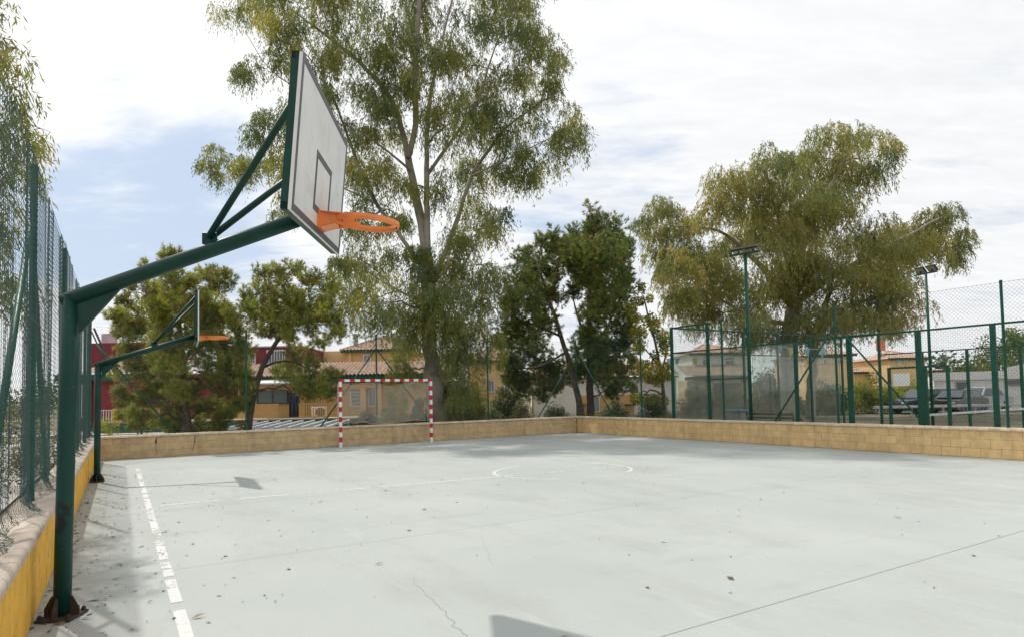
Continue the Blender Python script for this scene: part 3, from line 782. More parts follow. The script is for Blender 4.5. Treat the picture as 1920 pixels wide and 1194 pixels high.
# ------------------------------------------------------------------ enclosed mesh court beyond the right wall
GLASS = bpy.data.materials.new('dusty_glass')
def glass_mat():
    m = GLASS; m.use_nodes = True; nt = m.node_tree; N, L = nt.nodes, nt.links
    out = N['Material Output']; N.remove(N['Principled BSDF'])
    t = N.new('ShaderNodeBsdfTransparent'); t.inputs[0].default_value = (0.90, 0.93, 0.91, 1)
    g = N.new('ShaderNodeBsdfGlossy'); g.inputs['Roughness'].default_value = 0.04
    d = N.new('ShaderNodeBsdfDiffuse'); d.inputs[0].default_value = (0.42, 0.42, 0.38, 1)
    lw = N.new('ShaderNodeLayerWeight'); pw = N.new('ShaderNodeMath'); pw.operation = 'POWER'; L.new(lw.outputs['Facing'], pw.inputs[0]); pw.inputs[1].default_value = 4.0
    fr = N.new('ShaderNodeMath'); fr.operation = 'MULTIPLY_ADD'; L.new(pw.outputs[0], fr.inputs[0]); fr.inputs[1].default_value = 0.6; fr.inputs[2].default_value = 0.05
    m1 = N.new('ShaderNodeMixShader'); L.new(fr.outputs[0], m1.inputs[0]); L.new(t.outputs[0], m1.inputs[1]); L.new(g.outputs[0], m1.inputs[2])
    tc = N.new('ShaderNodeTexCoord'); n = N.new('ShaderNodeTexNoise'); L.new(tc.outputs['Object'], n.inputs[0]); n.inputs['Scale'].default_value = 2.5; n.inputs['Detail'].default_value = 4
    r = N.new('ShaderNodeMapRange'); L.new(n.outputs['Fac'], r.inputs[0]); r.inputs[1].default_value = .3; r.inputs[2].default_value = .7; r.inputs[3].default_value = .04; r.inputs[4].default_value = .16
    m2 = N.new('ShaderNodeMixShader'); L.new(r.outputs[0], m2.inputs[0]); L.new(m1.outputs[0], m2.inputs[1]); L.new(d.outputs[0], m2.inputs[2])
    L.new(m2.outputs[0], out.inputs[0])
glass_mat()
def weld(name, root, P0, a, L, z0, z1, px_, pz_, rad, mat):
    """welded square mesh as fine bars on the plane through P0 along a"""
    a = np.array(a, float); P0 = np.array(P0, float); polys = []
    zs = np.linspace(z0, z1, 12)
    for x in np.arange(0, L, px_): polys.append(P0 + a * x + np.stack([0 * zs, 0 * zs, zs], 1))
    xs = np.linspace(0, L, 12)
    for z in np.arange(z0, z1, pz_): polys.append(P0 + np.outer(xs, a) + np.array([0, 0, z]))
    return strands(name, np.array(polys), rad, mat, root, kind='stuff')
def mesh_court():
    v0, v1, u1, u0 = 17.0, 27.5, 16.66, 0.2
    r = thing('mesh_court', 'tall green framed enclosed court of mesh and glass behind the right wall', 'court enclosure'); r.rotation_euler = (0, 0, YAW)
    def post(x, y, z, w=0.1, d=0.06):
        MB().box((x, y, z / 2), (d, w, z), bev=0.006).build('post', GREEN2, r)
    def rail(a, b, w=0.05): MB().bar(a, b, w).build('rail', GREEN2, r)
    # near side
    for u, z, w in ((16.66, 3.93, .11), (15.0, 3.93, .10), (11.71, 3.02, .10), (10.08, 3.02, .14), (8.3, 3.02, .13), (6.69, 3.02, .11), (5.0, 3.02, .1), (3.3, 3.02, .1), (1.6, 3.93, .1)):
        post(v0, u, z, w)
    for u, z, w in ((9.05, 2.12, .07), (8.17, 2.12, .07), (7.67, 2.12, .07)): post(v0 + .02, u, z, w, .05)
    rail((v0, u1 - .06, 3.9), (v0, 15.05, 3.9)); rail((v0, u1 - .06, 3.0), (v0, 1.6, 3.0), .045)
    rail((v0, 14.94, 2.0), (v0, 13.4, 2.0), .035)
    rail((v0, 14.94, .03), (v0, 11.77, .03), .05)
    rail((v0 + .02, 9.01, 2.1), (v0 + .02, 8.37, 2.1), .05); rail((v0 + .02, 8.13, 2.1), (v0 + .02, 7.7, 2.1), .05)
    # end wall
    for v, z in ((18.9, 3.93), (20.9, 3.93), (23.0, 3.93), (25.2, 3.93), (v1, 3.93)): post(v, u1, z, .06, .09)
    rail((v0 + .06, u1, 3.9), (v1, u1, 3.9)); rail((v0 + .06, u1, 3.0), (v1, u1, 3.0), .04)
    # far side
    for u, z in ((15.0, 3.93), (13.3, 3.02), (11.7, 3.02), (10.0, 3.02), (8.3, 3.02), (6.7, 3.02)): post(v1, u, z)
    rail((v1, u1 - .06, 3.9), (v1, 15.05, 3.9)); rail((v1, 14.9, 3.0), (v1, 1.6, 3.0), .045)
    # glass panes
    def pane(c, size): MB().box(c, size).build('glass_pane', GLASS, r)
    for a, b in ((16.6, 15.06), (14.94, 13.42), (13.28, 11.77)):
        pane((v0 + .045, (a + b) / 2, 1.52), (.01, a - b, 2.9))
    for a, b in ((17.1, 18.85), (18.95, 20.85), (20.95, 22.95), (23.05, 25.15), (25.25, 27.4)):
        pane(((a + b) / 2, u1 + .05, 1.52), (b - a, .01, 2.9))
    WW = M('welded_wire', (0.016, 0.06, 0.048), 0.45, 0.2, 9)
    weld('welded_mesh', r, (v0 + .03, 1.7, 0), (0, 1, 0), 10.0, .06, 2.97, .052, .052, .0013, WW)
    weld('welded_mesh', r, (v0 + .03, 15.05, 0), (0, 1, 0), 1.6, 3.03, 3.88, .052, .052, .0013, WW)
    weld('welded_mesh', r, (v1, 1.7, 0), (0, 1, 0), 10.0, .06, 2.97, .06, .06, .0014, WW)
    weld('welded_mesh', r, (v0 + .06, u1, 0), (1, 0, 0), 10.4, 3.03, 3.88, .06, .06, .0014, WW)
    # playing surface
    MB().box(((v0 + v1) / 2, (u0 + u1) / 2, -.02), (v1 - v0 + .3, u1 - u0 + .3, .06)).build('turf_surface', M('court_turf', (0.055, 0.095, 0.05), 0.95, 0.25, 5, bump=.4, bscale=90), r)
    # net across the middle
    NT = M('black_net', (0.03, 0.03, 0.03), 0.8)
    weld('centre_net', r, (v0 + .3, 8.3, 0), (1, 0, 0), 9.8, .05, .88, .045, .045, .0012, NT)
    MB().box(((v0 + v1) / 2, 8.3, .90), (9.8, .01, .06)).build('net_band', WHITE, r)
mesh_court()
def onv(px, py, v):
    d = _fw + _r * (px - CX) / FPX - _up * (py - CY) / FPX
    return d * (v / (d @ V)) + np.array([0, 0, CAMH])
def floodlight(label, p, ztop, yaw, facing):
    t = thing('floodlight_pole', label, 'floodlight', (p[0], p[1], 0), yaw, 'floodlight poles of the mesh court')
    MB().tube([(0, 0, 0), (0, 0, ztop * .5), (0, 0, ztop)], [.058, .055, .045], 14).build('pole', GREEN2, t, smooth=True)
    MB().box((0, 0, ztop + .03), (.95, .06, .06), bev=.005).build('cross_arm', GREEN2, t)
    LENS = M('lamp_glass', (0.42, 0.40, 0.30), 0.15, 0.1, 20)
    for x in (-.25, .22):
        c = math.cos(facing); s = math.sin(facing)
        rot = np.array([[1, 0, 0], [0, c, -s], [0, s, c]])
        o = MB().box((x, 0, ztop + .20), (.40, .30, .075), rot, bev=.02).build('lamp_head', BLACK, t)
        MB().box(np.array((x, 0, ztop + .20)) + rot @ np.array((0, 0, -.041)), (.33, .23, .008), rot).build('lens', LENS, o)
        MB().box((x, 0, ztop + .10), (.04, .03, .12)).build('bracket', BLACK, o)
floodlight('green floodlight pole in front of the wide tree at the mesh court', uv(13.35, 17.0), 5.93, YAW + math.pi / 2 + .25, -.30)
pf = onv(1745, 700, 27.5)
floodlight('floodlight pole farther right whose two pale lamp lenses face the court', pf, float(onv(1738, 514, 27.5)[2]), YAW + math.pi / 2 - .2, .75)
# sign sheet on the near mesh
s0 = uv(8.72, 16.955, 1.80)
MB().box((0, 0, 0), (.40, .008, .32), bev=.002).build('notice_sheet', WHITE, None, loc=s0, rotz=YAW + math.pi / 2, label='small blank white notice sheet on the mesh beside the gate', cat='notice')

# bunting left over on the mesh
def bunting(label, pts, flags):
    t = thing('bunting', label, 'bunting', (0, 0, 0), 0, 'bunting strings on the mesh court')
    pts = np.array(pts, float)
    MB().tube(pts, .006, 4).build('string', WHITE, t)
    for k, (f, m, s) in enumerate(flags):
        seg = f * (len(pts) - 1); i = min(int(seg), len(pts) - 2); p = pts[i] + (pts[i + 1] - pts[i]) * (seg - i)
        d = (pts[-1] - pts[0]); d /= np.linalg.norm(d)
        nn = np.cross(d, (0, 0, 1.0)); nn /= np.linalg.norm(nn)
        MB().prism([p - d * s * .5, p + d * s * .5, p + np.array([0, 0, -s * 1.15]) + d * s * .25 * (-1) ** k], (0, 0, 0), nn * .004).build('flag', m, t)
YEL = M('yellow_cloth', (0.72, 0.60, 0.06), 0.8); CYA = M('light_blue_cloth', (0.24, 0.52, 0.62), 0.8); SAL = M('salmon_cloth', (0.75, 0.22, 0.15), 0.8); TUR = M('turquoise_cloth', (0.03, 0.34, 0.30), 0.8)
bunting('string of light blue and yellow pennants at the left end of the mesh court', [onv(1250, 672, 16.97), onv(1275, 671, 17.2), onv(1322, 672, 17.2)],
        ((.06, CYA, .2), (.42, CYA, .22), (.80, YEL, .24)))
bunting('string of yellow and pale blue pennants between two thick posts left of the brace', [onv(1462, 648, 17.2), onv(1478, 652, 17.2), onv(1548, 655, 17.2)],
        ((.02, CYA, .16), (.55, YEL, .24), (.75, CYA, .22), (.97, CYA, .22)))
# bench and box inside
def bench():
    p = gnd(1452, 800); p = onv(1452, 780, 18.0); p[2] = 0
    t = thing('bench', 'dark metal bench with curved arms just inside the mesh court', 'bench', p, YAW + math.pi / 2)
    DM = M('dark_metal', (0.03, 0.032, 0.035), 0.5)
    for k in range(5): MB().box((0, -.18 + k * .085, .44), (1.75, .06, .03), bev=.004).build('slat', DM, t)
    for k in range(3): MB().box((0, .24 + k * .02, .60 + k * .12), (1.75, .025, .07), bev=.004).build('slat', DM, t)
    for x in (-.85, .85):
        MB().tube([(x, -.2, 0), (x, -.2, .62), (x, -.1, .70), (x, .15, .68), (x, .24, .58)], .018, 8).build('arm', DM, t, smooth=True)
        MB().tube([(x, .22, 0), (x, .2, .45), (x, .30, .92)], .02, 8).build('leg', DM, t, smooth=True)
bench()
p = onv(1383, 776, 18.2); zt = float(onv(1383, 769, 18.2)[2]); p[2] = 0
t = thing('storage_bin', 'small blue lidded bin behind the dusty glass', 'bin', p, YAW)
MB().box((0, 0, zt / 2 - .03), (.5, .62, zt - .06), bev=.02).build('bin_body', M('grey_plastic', (.32, .30, .33), .5), t)
MB().box((0, 0, zt), (.56, .72, .07), bev=.015).build('lid', M('blue_plastic', (.03, .24, .42), .4), t)

# ------------------------------------------------------------------ trees
BARK_E = M('eucalypt_bark', (0.40, 0.37, 0.31), 0.85, 0.12, 2.2, bump=0.5, bscale=10, col2=(0.27, 0.235, 0.19), dirt=(0.13, 0.105, 0.085), dscale=1.1, damt=0.9)
BARK_P = M('pine_bark', (0.11, 0.085, 0.068), 0.95, 0.35, 6, bump=0.8, bscale=14, col2=(0.16, 0.12, 0.095))
TWIG_E = M('eucalypt_twig', (0.22, 0.165, 0.12), 0.85, 0.3, 4)
LEAF_E = leafmat('eucalypt_leaf', [(0.0, (0.102, 0.151, 0.075)), (0.35, (0.198, 0.224, 0.075)), (0.7, (0.314, 0.303, 0.075)), (1.0, (0.464, 0.360, 0.097))], 0.5)
LEAF_R = leafmat('weeping_leaf', [(0.0, (0.125, 0.173, 0.083)), (0.35, (0.242, 0.257, 0.087)), (0.7, (0.355, 0.313, 0.099)), (1.0, (0.472, 0.307, 0.121))], 0.5)
LEAF_P = leafmat('pine_needle', [(0.0, (0.057, 0.091, 0.033)), (0.4, (0.134, 0.178, 0.045)), (0.8, (0.242, 0.270, 0.054)), (1.0, (0.255, 0.169, 0.077))], 0.35)
LEAF_Q = leafmat('young_pine_needle', [(0.0, (0.103, 0.120, 0.043)), (0.4, (0.224, 0.247, 0.060)), (0.8, (0.375, 0.400, 0.069)), (1.0, (0.290, 0.190, 0.100))], 0.42)
LEAF_Y = leafmat('yellow_leaf', [(0.0, (0.086, 0.115, 0.029)), (0.5, (0.299, 0.287, 0.034)), (1.0, (0.483, 0.391, 0.034))], 0.4)
LEAF_S = leafmat('shrub_leaf', [(0.0, (0.035, 0.063, 0.028)), (0.5, (0.084, 0.119, 0.045)), (1.0, (0.168, 0.189, 0.084))], 0.25)
LEAF_D = leafmat('dry_shrub_leaf', [(0.0, (0.072, 0.075, 0.039)), (0.5, (0.156, 0.143, 0.065)), (1.0, (0.273, 0.227, 0.111))], 0.25)

def unit(a): return a / (np.linalg.norm(a, axis=-1, keepdims=True) + 1e-12)
def leaf_quads(P, D, Ln, Wd, r):
    D = unit(D); side = unit(np.cross(D, r.normal(size=P.shape))) * Wd[:, None] / 2
    mid = P + D * (Ln * 0.45)[:, None]
    return np.stack([P, mid + side, P + D * Ln[:, None], mid - side], 1)
def leaf_tris(P, D, Ln, Wd, r):
    D = unit(D); side = unit(np.cross(D, r.normal(size=P.shape))) * Wd[:, None] / 2
    return np.stack([P + side, P - side, P + D * Ln[:, None]], 1)
def in_ball(n, r, shell=0.5):
    d = unit(r.normal(size=(n, 3))); rad = (shell ** 3 + (1 - shell ** 3) * r.random(n)) ** (1 / 3)
    return d * rad[:, None]

def crown_eucalypt(C, R, r, nst, nl, L=(0.5, 1.1), leaf=(0.11, 0.19), wid=(0.018, 0.030)):
    """leaves on hanging strands around clump centres C (n,3) of radius R (n)"""
    n = len(C); ct = np.clip(r.normal(.40, .17, n), 0, 1)
    idx = np.repeat(np.arange(n), nst)
    s0 = C[idx] + in_ball(len(idx), r, .15) * R[idx][:, None] * np.array([1, 1, .75])
    out = unit((s0 - C[idx]) * np.array([1, 1, .2]) + r.normal(0, .2, s0.shape) * np.array([1, 1, .3]))
    ln = r.uniform(*L, len(idx))
    k = np.repeat(np.arange(len(idx)), nl); t = r.random(len(k))
    P = s0[k] + out[k] * (ln[k] * .45 * t)[:, None] + np.array([0, 0, -1.0]) * (ln[k] * (t ** 1.5))[:, None] + r.normal(0, .03, (len(k), 3))
    D = unit(np.array([0, 0, -1.0]) + r.normal(0, .42, (len(k), 3)) + out[k] * .25)
    tint = np.clip(ct[idx][k] + r.normal(0, .13, len(k)), 0, 1)
    return leaf_quads(P, D, r.uniform(*leaf, len(k)), r.uniform(*wid, len(k)), r), tint
def crown_pine(C, R, r, nt, nn, leaf=(0.09, 0.16), wid=(0.010, 0.017), brown=.06):
    n = len(C); ct = np.clip(r.normal(.45, .2, n), 0, .85)
    idx = np.repeat(np.arange(n), nt)
    o = in_ball(len(idx), r, .3)
    s0 = C[idx] + o * R[idx][:, None] * np.array([1, 1, 1.0])
    ax = unit(o + np.array([0, 0, .45]) + r.normal(0, .3, o.shape))
    tt = np.where(r.random(len(idx)) < brown, 1.0, ct[idx] + r.normal(0, .10, len(idx)))
    k = np.repeat(np.arange(len(idx)), nn)
    P = s0[k] + ax[k] * r.uniform(-.10, .06, len(k))[:, None] + r.normal(0, .012, (len(k), 3))
    D = unit(ax[k] * .8 + unit(r.normal(size=(len(k), 3))) * .85)
    tint = np.clip(tt[k] + r.normal(0, .07, len(k)), 0, 1)
    return leaf_tris(P, D, r.uniform(*leaf, len(k)), r.uniform(*wid, len(k)), r), tint
def crown_broad(C, R, r, nl, leaf=(0.05, 0.09), wid=(0.035, 0.06)):
    n = len(C); ct = np.clip(r.normal(.5, .22, n), 0, 1); k = np.repeat(np.arange(n), nl)
    o = in_ball(len(k), r, .3)
    P = C[k] + o * R[k][:, None]
    D = unit(o * .6 + r.normal(0, .6, o.shape) + np.array([0, 0, -.15]))
    return leaf_quads(P, D, r.uniform(*leaf, len(k)), r.uniform(*wid, len(k)), r), np.clip(ct[k] + r.normal(0, .15, len(k)), 0, 1)

def wiggle(path, amp, r, n=14):
    path = np.array(path, float); d = np.r_[0, np.cumsum(np.linalg.norm(np.diff(path, axis=0), axis=1))]
    t = np.linspace(0, d[-1], n)
    # smooth interpolation of the control points
    P = np.stack([np.interp(t, d, path[:, i]) for i in range(3)], 1)
    for _ in range(2): P[1:-1] = (P[:-2] + 2 * P[1:-1] + P[2:]) / 4
    P[1:-1] += r.normal(0, amp, (n - 2, 3))
    return P

def tree(name, label, cat, D, limbs, lobes, crown, bark, twig, leafm, seed, clump_r=(.45, .75), per_lobe=10, group=None, dspread=0.35, twigr=0.012):
    r = np.random.default_rng(seed)
    b = at(limbs[0][0][0][0], limbs[0][0][0][1], D); base = np.array([b[0], D, -0.05])
    t = thing(name, label, cat, (base[0], base[1], 0), 0, group)
    O = np.array([base[0], base[1], 0])
    samples = []; srad = []
    for li, (pts, r0, r1) in enumerate(limbs):
        P = []
        dd_end = 0.0 if li == 0 else r.uniform(-1, 1) * D * 0.06
        for k, q_ in enumerate(pts):
            dd = q_[2] if len(q_) > 2 else dd_end * (k / max(1, len(pts) - 1)) ** 1.2
            P.append(at(q_[0], q_[1], D + dd))
        if li == 0: P[0] = base
        L_ = np.sum(np.linalg.norm(np.diff(np.array(P), axis=0), axis=1))
        n = max(8, int(L_ / 0.45))
        W = wiggle(P, r0 * .12, r, n)
        rr = np.linspace(r0, r1, n) * (1 + r.normal(0, .04, n))
        if li == 0: rr[0] *= 1.35; rr[1] *= 1.12
        MB().tube(W - O, rr, 12 if r0 > .12 else 8).build('trunk' if li == 0 else 'limb', bark, t, smooth=True)
        samples.append(W); srad.append(rr)
    SP = np.concatenate(samples); SR = np.concatenate(srad)
    C = []; R = []; tw = MB()
    for lb in lobes:
        px, py, rx, ry = lb[:4]
        dd = lb[4] if len(lb) > 4 else r.uniform(-1, 1) * D * 0.10
        c = at(px, py, D + dd); sx = rx * D / FPX; sz = ry * D / FPX; sy = (sx + sz) / 2 * 1.1
        dist = np.linalg.norm(SP - c, axis=1) + np.clip(SP[:, 2] - c[2], 0, None) * 1.0
        j = int(np.argmin(dist)); s0 = SP[j]
        m = (s0 + c) / 2 + np.array([0, 0, .18 * np.linalg.norm(c - s0)])
        n = 9; tt = np.linspace(0, 1, n)[:, None]
        path = (1 - tt) ** 2 * s0 + 2 * tt * (1 - tt) * m + tt ** 2 * c
        path[1:-1] += r.normal(0, .05, (n - 2, 3))
        tw.tube(path - O, np.linspace(min(SR[j] * .6, .02 + .02 * np.linalg.norm(c - s0)), twigr, n), 5)
        k = max(3, int(per_lobe * (rx * ry) / 2500.0))
        cc = c + in_ball(k, r, .3) * np.array([sx, sy, sz])
        for p in cc:
            j2 = r.integers(3, n)
            q0 = path[j2]; mid = (q0 + p) / 2 + r.normal(0, .08, 3)
            tw.tube(np.array([q0, mid, p]) - O, [twigr, twigr * .75, twigr * .4], 4, cap=False)
        C.append(cc); R.append(r.uniform(*clump_r, k) * np.clip(min(sx, sz) / .9, .55, 1.25))
    C = np.concatenate(C); R = np.concatenate(R)
    Q, tint = crown(C - O, R, r)
    cr = quadmesh('crown', Q, Q.shape[1], leafm, t, tint, kind='stuff')
    tw.build('branchwork', twig, t, kind='stuff')
    return t

# the tall eucalypt behind the goal
EL_ = [(470, 20, 70, 30), (545, 45, 60, 35), (640, 40, 55, 45), (720, 50, 50, 55), (800, 30, 45, 45), (880, 55, 60, 50), (960, 35, 55, 45), (1005, 60, 42, 50), (1030, 110, 22, 35),
       (500, 95, 60, 28), (590, 115, 45, 35), (690, 130, 55, 45), (860, 135, 60, 50), (930, 140, 50, 45), (985, 125, 35, 35), (470, 125, 35, 22), (760, 120, 30, 50),
       (590, 175, 50, 30), (520, 215, 40, 32), (490, 255, 45, 35), (430, 290, 40, 25), (395, 315, 25, 22), (470, 320, 45, 25), (520, 300, 40, 40), (575, 320, 35, 45), (535, 385, 35, 25),
       (670, 225, 50, 40), (650, 320, 40, 50), (700, 320, 50, 45), (740, 230, 30, 40), (850, 230, 55, 50), (920, 245, 50, 45), (985, 215, 55, 32), (1050, 180, 40, 35), (1085, 210, 22, 45), (1015, 270, 50, 35), (1060, 265, 22, 30),
       (950, 310, 50, 40), (870, 320, 50, 45), (1010, 320, 30, 25), (680, 410, 45, 45), (735, 400, 35, 40), (700, 490, 55, 45), (660, 520, 38, 45), (640, 480, 22, 35), (720, 570, 50, 45), (670, 580, 30, 30), (880, 410, 50, 50), (925, 390, 25, 55),
       (860, 490, 60, 50), (915, 500, 35, 45), (905, 550, 35, 40), (765, 590, 45, 50), (850, 590, 50, 50), (890, 640, 38, 55), (760, 650, 35, 35), (840, 670, 40, 45), (880, 715, 35, 35), (860, 740, 25, 25), (830, 560, 40, 40), (790, 520, 35, 30, -1.2), (825, 600, 30, 35, -1.4), (780, 565, 30, 35, -1.0), (845, 540, 30, 40, -1.6), (800, 470, 30, 30, -.9), (760, 480, 30, 40, -.5), (850, 625, 35, 40, -1.0), (745, 690, 22, 25, -.4),
       (620, -60, 110, 60), (790, -70, 110, 70), (940, -50, 90, 60), (720, -140, 110, 50), (860, -140, 90, 50), (500, -40, 60, 40), (780, 150, 30, 40, -1.6), (825, 215, 30, 35, -1.8), (738, 170, 30, 35, -1.4), (762, 345, 25, 28, -1.2), (835, 345, 30, 35, -1.5), (700, 195, 35, 35, -1.5), (815, 90, 35, 40, -1.6), (735, 100, 35, 40, -1.3), (900, 190, 35, 35, -1.5), (640, 90, 40, 35, -1.2), (700, -220, 110, 55), (840, -230, 110, 60), (780, -310, 110, 60), (900, -310, 80, 55), (820, -400, 80, 50), (960, -150, 80, 50), (640, -300, 60, 50)]
EL_LIMBS = [([(824, 812), (816, 745), (806, 650), (800, 560), (803, 500)], 0.386, 0.264),
            ([(803, 505), (793, 430), (775, 345), (765, 295)], 0.217, 0.151),
            ([(765, 295), (748, 215), (718, 160), (660, 105), (605, 62), (555, 25)], 0.138, 0.034),
            ([(766, 295), (781, 235), (777, 140), (783, 60), (788, -60), (800, -200), (810, -360)], 0.130, 0.041),
            ([(806, 505), (800, 420), (799, 300), (803, 200), (818, 120), (850, -10)], 0.144, 0.034),
            ([(800, 330), (842, 270), (900, 190), (917, 115), (945, 50)], 0.087, 0.021),
            ([(812, 530), (836, 470), (862, 400), (882, 330), (945, 240), (1010, 195), (1060, 165)], 0.123, 0.021),
            ([(797, 510), (742, 430), (702, 380), (660, 280), (632, 200), (600, 130), (560, 90)], 0.108, 0.021),
            ([(770, 320), (710, 270), (660, 235), (600, 225)], 0.058, 0.017),
            ([(798, 570), (745, 545), (690, 510)], 0.065, 0.021), ([(812, 560), (868, 505), (905, 430)], 0.065, 0.021),
            ([(804, 600), (850, 640), (880, 690)], 0.051, 0.017), ([(700, 380), (640, 350), (560, 330), (440, 300)], 0.043, 0.014),
            ([(630, 190), (560, 170), (500, 130), (460, 60)], 0.036, 0.010), ([(885, 330), (950, 300), (1040, 255)], 0.043, 0.014)]
tree('eucalyptus_tree', 'tall eucalyptus with pale forked trunk rising behind the goal', 'tree', 27.0, EL_LIMBS, EL_,
     lambda C, R, r: crown_eucalypt(C, R, r, 36, 15, (.40, .95), (.12, .22), (.024, .040)), BARK_E, TWIG_E, LEAF_E, 21, (.40, .66), 9)
# wide weeping tree behind the mesh court
RT_ = [(1560, 262, 45, 32), (1620, 255, 35, 28), (1650, 300, 28, 40), (1500, 300, 55, 32), (1430, 320, 55, 32), (1580, 330, 60, 45), (1360, 365, 50, 40), (1460, 385, 70, 45), (1560, 400, 70, 45), (1245, 395, 32, 25), (1235, 440, 30, 45), (1280, 450, 30, 40),
       (1300, 490, 40, 40), (1370, 450, 55, 45), (1460, 470, 65, 45), (1310, 560, 42, 50), (1390, 550, 60, 50), (1480, 550, 70, 55), (1570, 500, 70, 45), (1640, 530, 55, 55), (1690, 560, 30, 50), (1560, 590, 55, 35), (1640, 440, 45, 45), (1700, 435, 45, 38), (1755, 400, 40, 22), (1785, 430, 24, 40), (1800, 470, 12, 25),
       (1725, 470, 40, 30), (1680, 480, 40, 40), (1690, 455, 45, 35), (1735, 430, 40, 30), (1650, 490, 45, 40), (1300, 530, 40, 40), (1340, 510, 40, 40), (1270, 500, 30, 40), (1410, 370, 45, 35), (1215, 425, 24, 24), (1258, 405, 30, 22), (1300, 420, 35, 25), (1480, 620, 60, 35), (1400, 610, 50, 30), (1335, 600, 40, 30), (1270, 560, 25, 40), (1240, 500, 18, 30), (1660, 610, 35, 25), (1610, 590, 50, 35), (1530, 350, 50, 40), (1420, 420, 50, 40), (1500, 440, 60, 45)]
RT_L = [([(1478, 785), (1476, 700), (1480, 620), (1488, 560)], .55, .38), ([(1488, 560), (1500, 480), (1540, 380), (1590, 290)], .26, .05), ([(1486, 575), (1430, 500), (1350, 430), (1275, 425)], .22, .03),
        ([(1488, 570), (1560, 520), (1650, 470), (1760, 410)], .24, .04), ([(1488, 540), (1470, 450), (1440, 340)], .2, .05), ([(1484, 610), (1400, 590), (1310, 540)], .15, .04), ([(1486, 600), (1580, 580), (1670, 550)], .16, .04),
        ([(1520, 790), (1522, 700), (1530, 620), (1560, 540)], .3, .12)]
tree('weeping_tree', 'wide weeping olive green tree behind the mesh court', 'tree', 37.0, RT_L, RT_,
     lambda C, R, r: crown_eucalypt(C, R, r, 38, 16, (.4, 1.0), (.16, .28), (.030, .048)), BARK_E, TWIG_E, LEAF_R, 33, (.55, .85), 13, twigr=.016)
# pines in the middle
PA = [(1112, 410, 30, 22), (1090, 435, 30, 25), (1140, 440, 32, 32), (1165, 480, 28, 40), (1115, 470, 45, 35), (1150, 520, 38, 32), (1110, 520, 40, 28), (1150, 570, 38, 38), (1165, 620, 25, 40), (1135, 640, 38, 40), (1105, 600, 22, 22), (1150, 690, 32, 40), (1120, 690, 35, 30), (1075, 470, 25, 25), (1080, 540, 25, 22), (1160, 730, 25, 20), (1075, 680, 28, 30), (1130, 480, 40, 35), (1125, 560, 35, 35), (1110, 640, 30, 35), (1090, 500, 30, 30)]
PA_L = [([(1108, 805), (1106, 700), (1104, 610), (1108, 510), (1113, 420)], .20, .05), ([(1104, 640), (1085, 600), (1075, 560)], .09, .03), ([(1106, 560), (1140, 530), (1160, 490)], .08, .03), ([(1105, 650), (1135, 620), (1155, 580)], .08, .03)]
pine = lambda C, R, r: crown_pine(C, R, r, 34, 26, (.11, .19), (.016, .025))
tree('pine_tree', 'taller upright pine right of the big eucalyptus', 'tree', 31.0, PA_L, PA, pine, BARK_P, BARK_P, LEAF_P, 41, (.45, .7), 30, 'pines behind the end wall')
PB = [(1025, 455, 25, 22), (1055, 470, 25, 25), (985, 475, 22, 22), (975, 515, 28, 28), (1005, 510, 30, 25), (1040, 500, 28, 22), (955, 560, 22, 25), (985, 560, 30, 28), (960, 605, 28, 32), (1000, 610, 38, 40), (990, 660, 42, 35), (955, 690, 25, 30), (985, 715, 40, 28), (1030, 690, 30, 28), (1025, 730, 25, 18), (1015, 560, 20, 25), (1045, 545, 22, 24), (945, 640, 18, 25), (1050, 700, 24, 24)]
PB_L = [([(1094, 805), (1082, 730), (1062, 660), (1035, 580), (1010, 500)], .17, .05), ([(1050, 630), (1010, 610), (970, 600)], .07, .03), ([(1060, 660), (1010, 690), (970, 690)], .06, .03), ([(1030, 560), (1045, 510), (1052, 470)], .06, .03)]
tree('pine_tree', 'dark leaning pine between the eucalyptus and the taller pine', 'tree', 30.2, PB_L, PB, pine, BARK_P, BARK_P, LEAF_P, 42, (.45, .7), 34, 'pines behind the end wall')
# left pines
PC = [(305, 500, 30, 20), (320, 480, 14, 12), (350, 515, 40, 25), (265, 535, 35, 25), (400, 530, 38, 28), (430, 520, 20, 16), (240, 575, 28, 25), (215, 600, 12, 14), (310, 560, 45, 32), (380, 580, 40, 30), (275, 620, 45, 38), (235, 680, 28, 40), (330, 640, 55, 45), (400, 640, 45, 40), (290, 700, 50, 42), (360, 710, 55, 45), (430, 700, 38, 42), (270, 760, 38, 28), (340, 770, 50, 28), (410, 765, 42, 28), (455, 740, 22, 30), (225, 730, 16, 25), (440, 650, 25, 35), (250, 790, 40, 22), (310, 800, 45, 22), (375, 800, 45, 22), (430, 790, 35, 22), (460, 690, 20, 35), (370, 610, 40, 40), (250, 610, 30, 35), (320, 600, 45, 40), (400, 590, 35, 30), (360, 560, 40, 30), (420, 590, 30, 30), (290, 570, 35, 30), (455, 640, 22, 30)]
PC_L = [([(350, 830), (348, 740), (340, 640), (330, 560), (322, 495)], .17, .04), ([(345, 700), (300, 640), (265, 560)], .07, .025), ([(343, 680), (390, 610), (410, 540)], .07, .025), ([(346, 720), (280, 700), (240, 690)], .05, .02), ([(346, 720), (410, 700), (440, 690)], .05, .02)]
tree('pine_tree', 'bushy light green pine to the ground behind the far hoop', 'tree', 24.2, PC_L, PC, lambda C, R, r: crown_pine(C, R, r, 30, 24, (.10, .17), (.013, .021), .10), BARK_P, BARK_P, LEAF_Q, 51, (.34, .56), 25, 'pines behind the end wall')
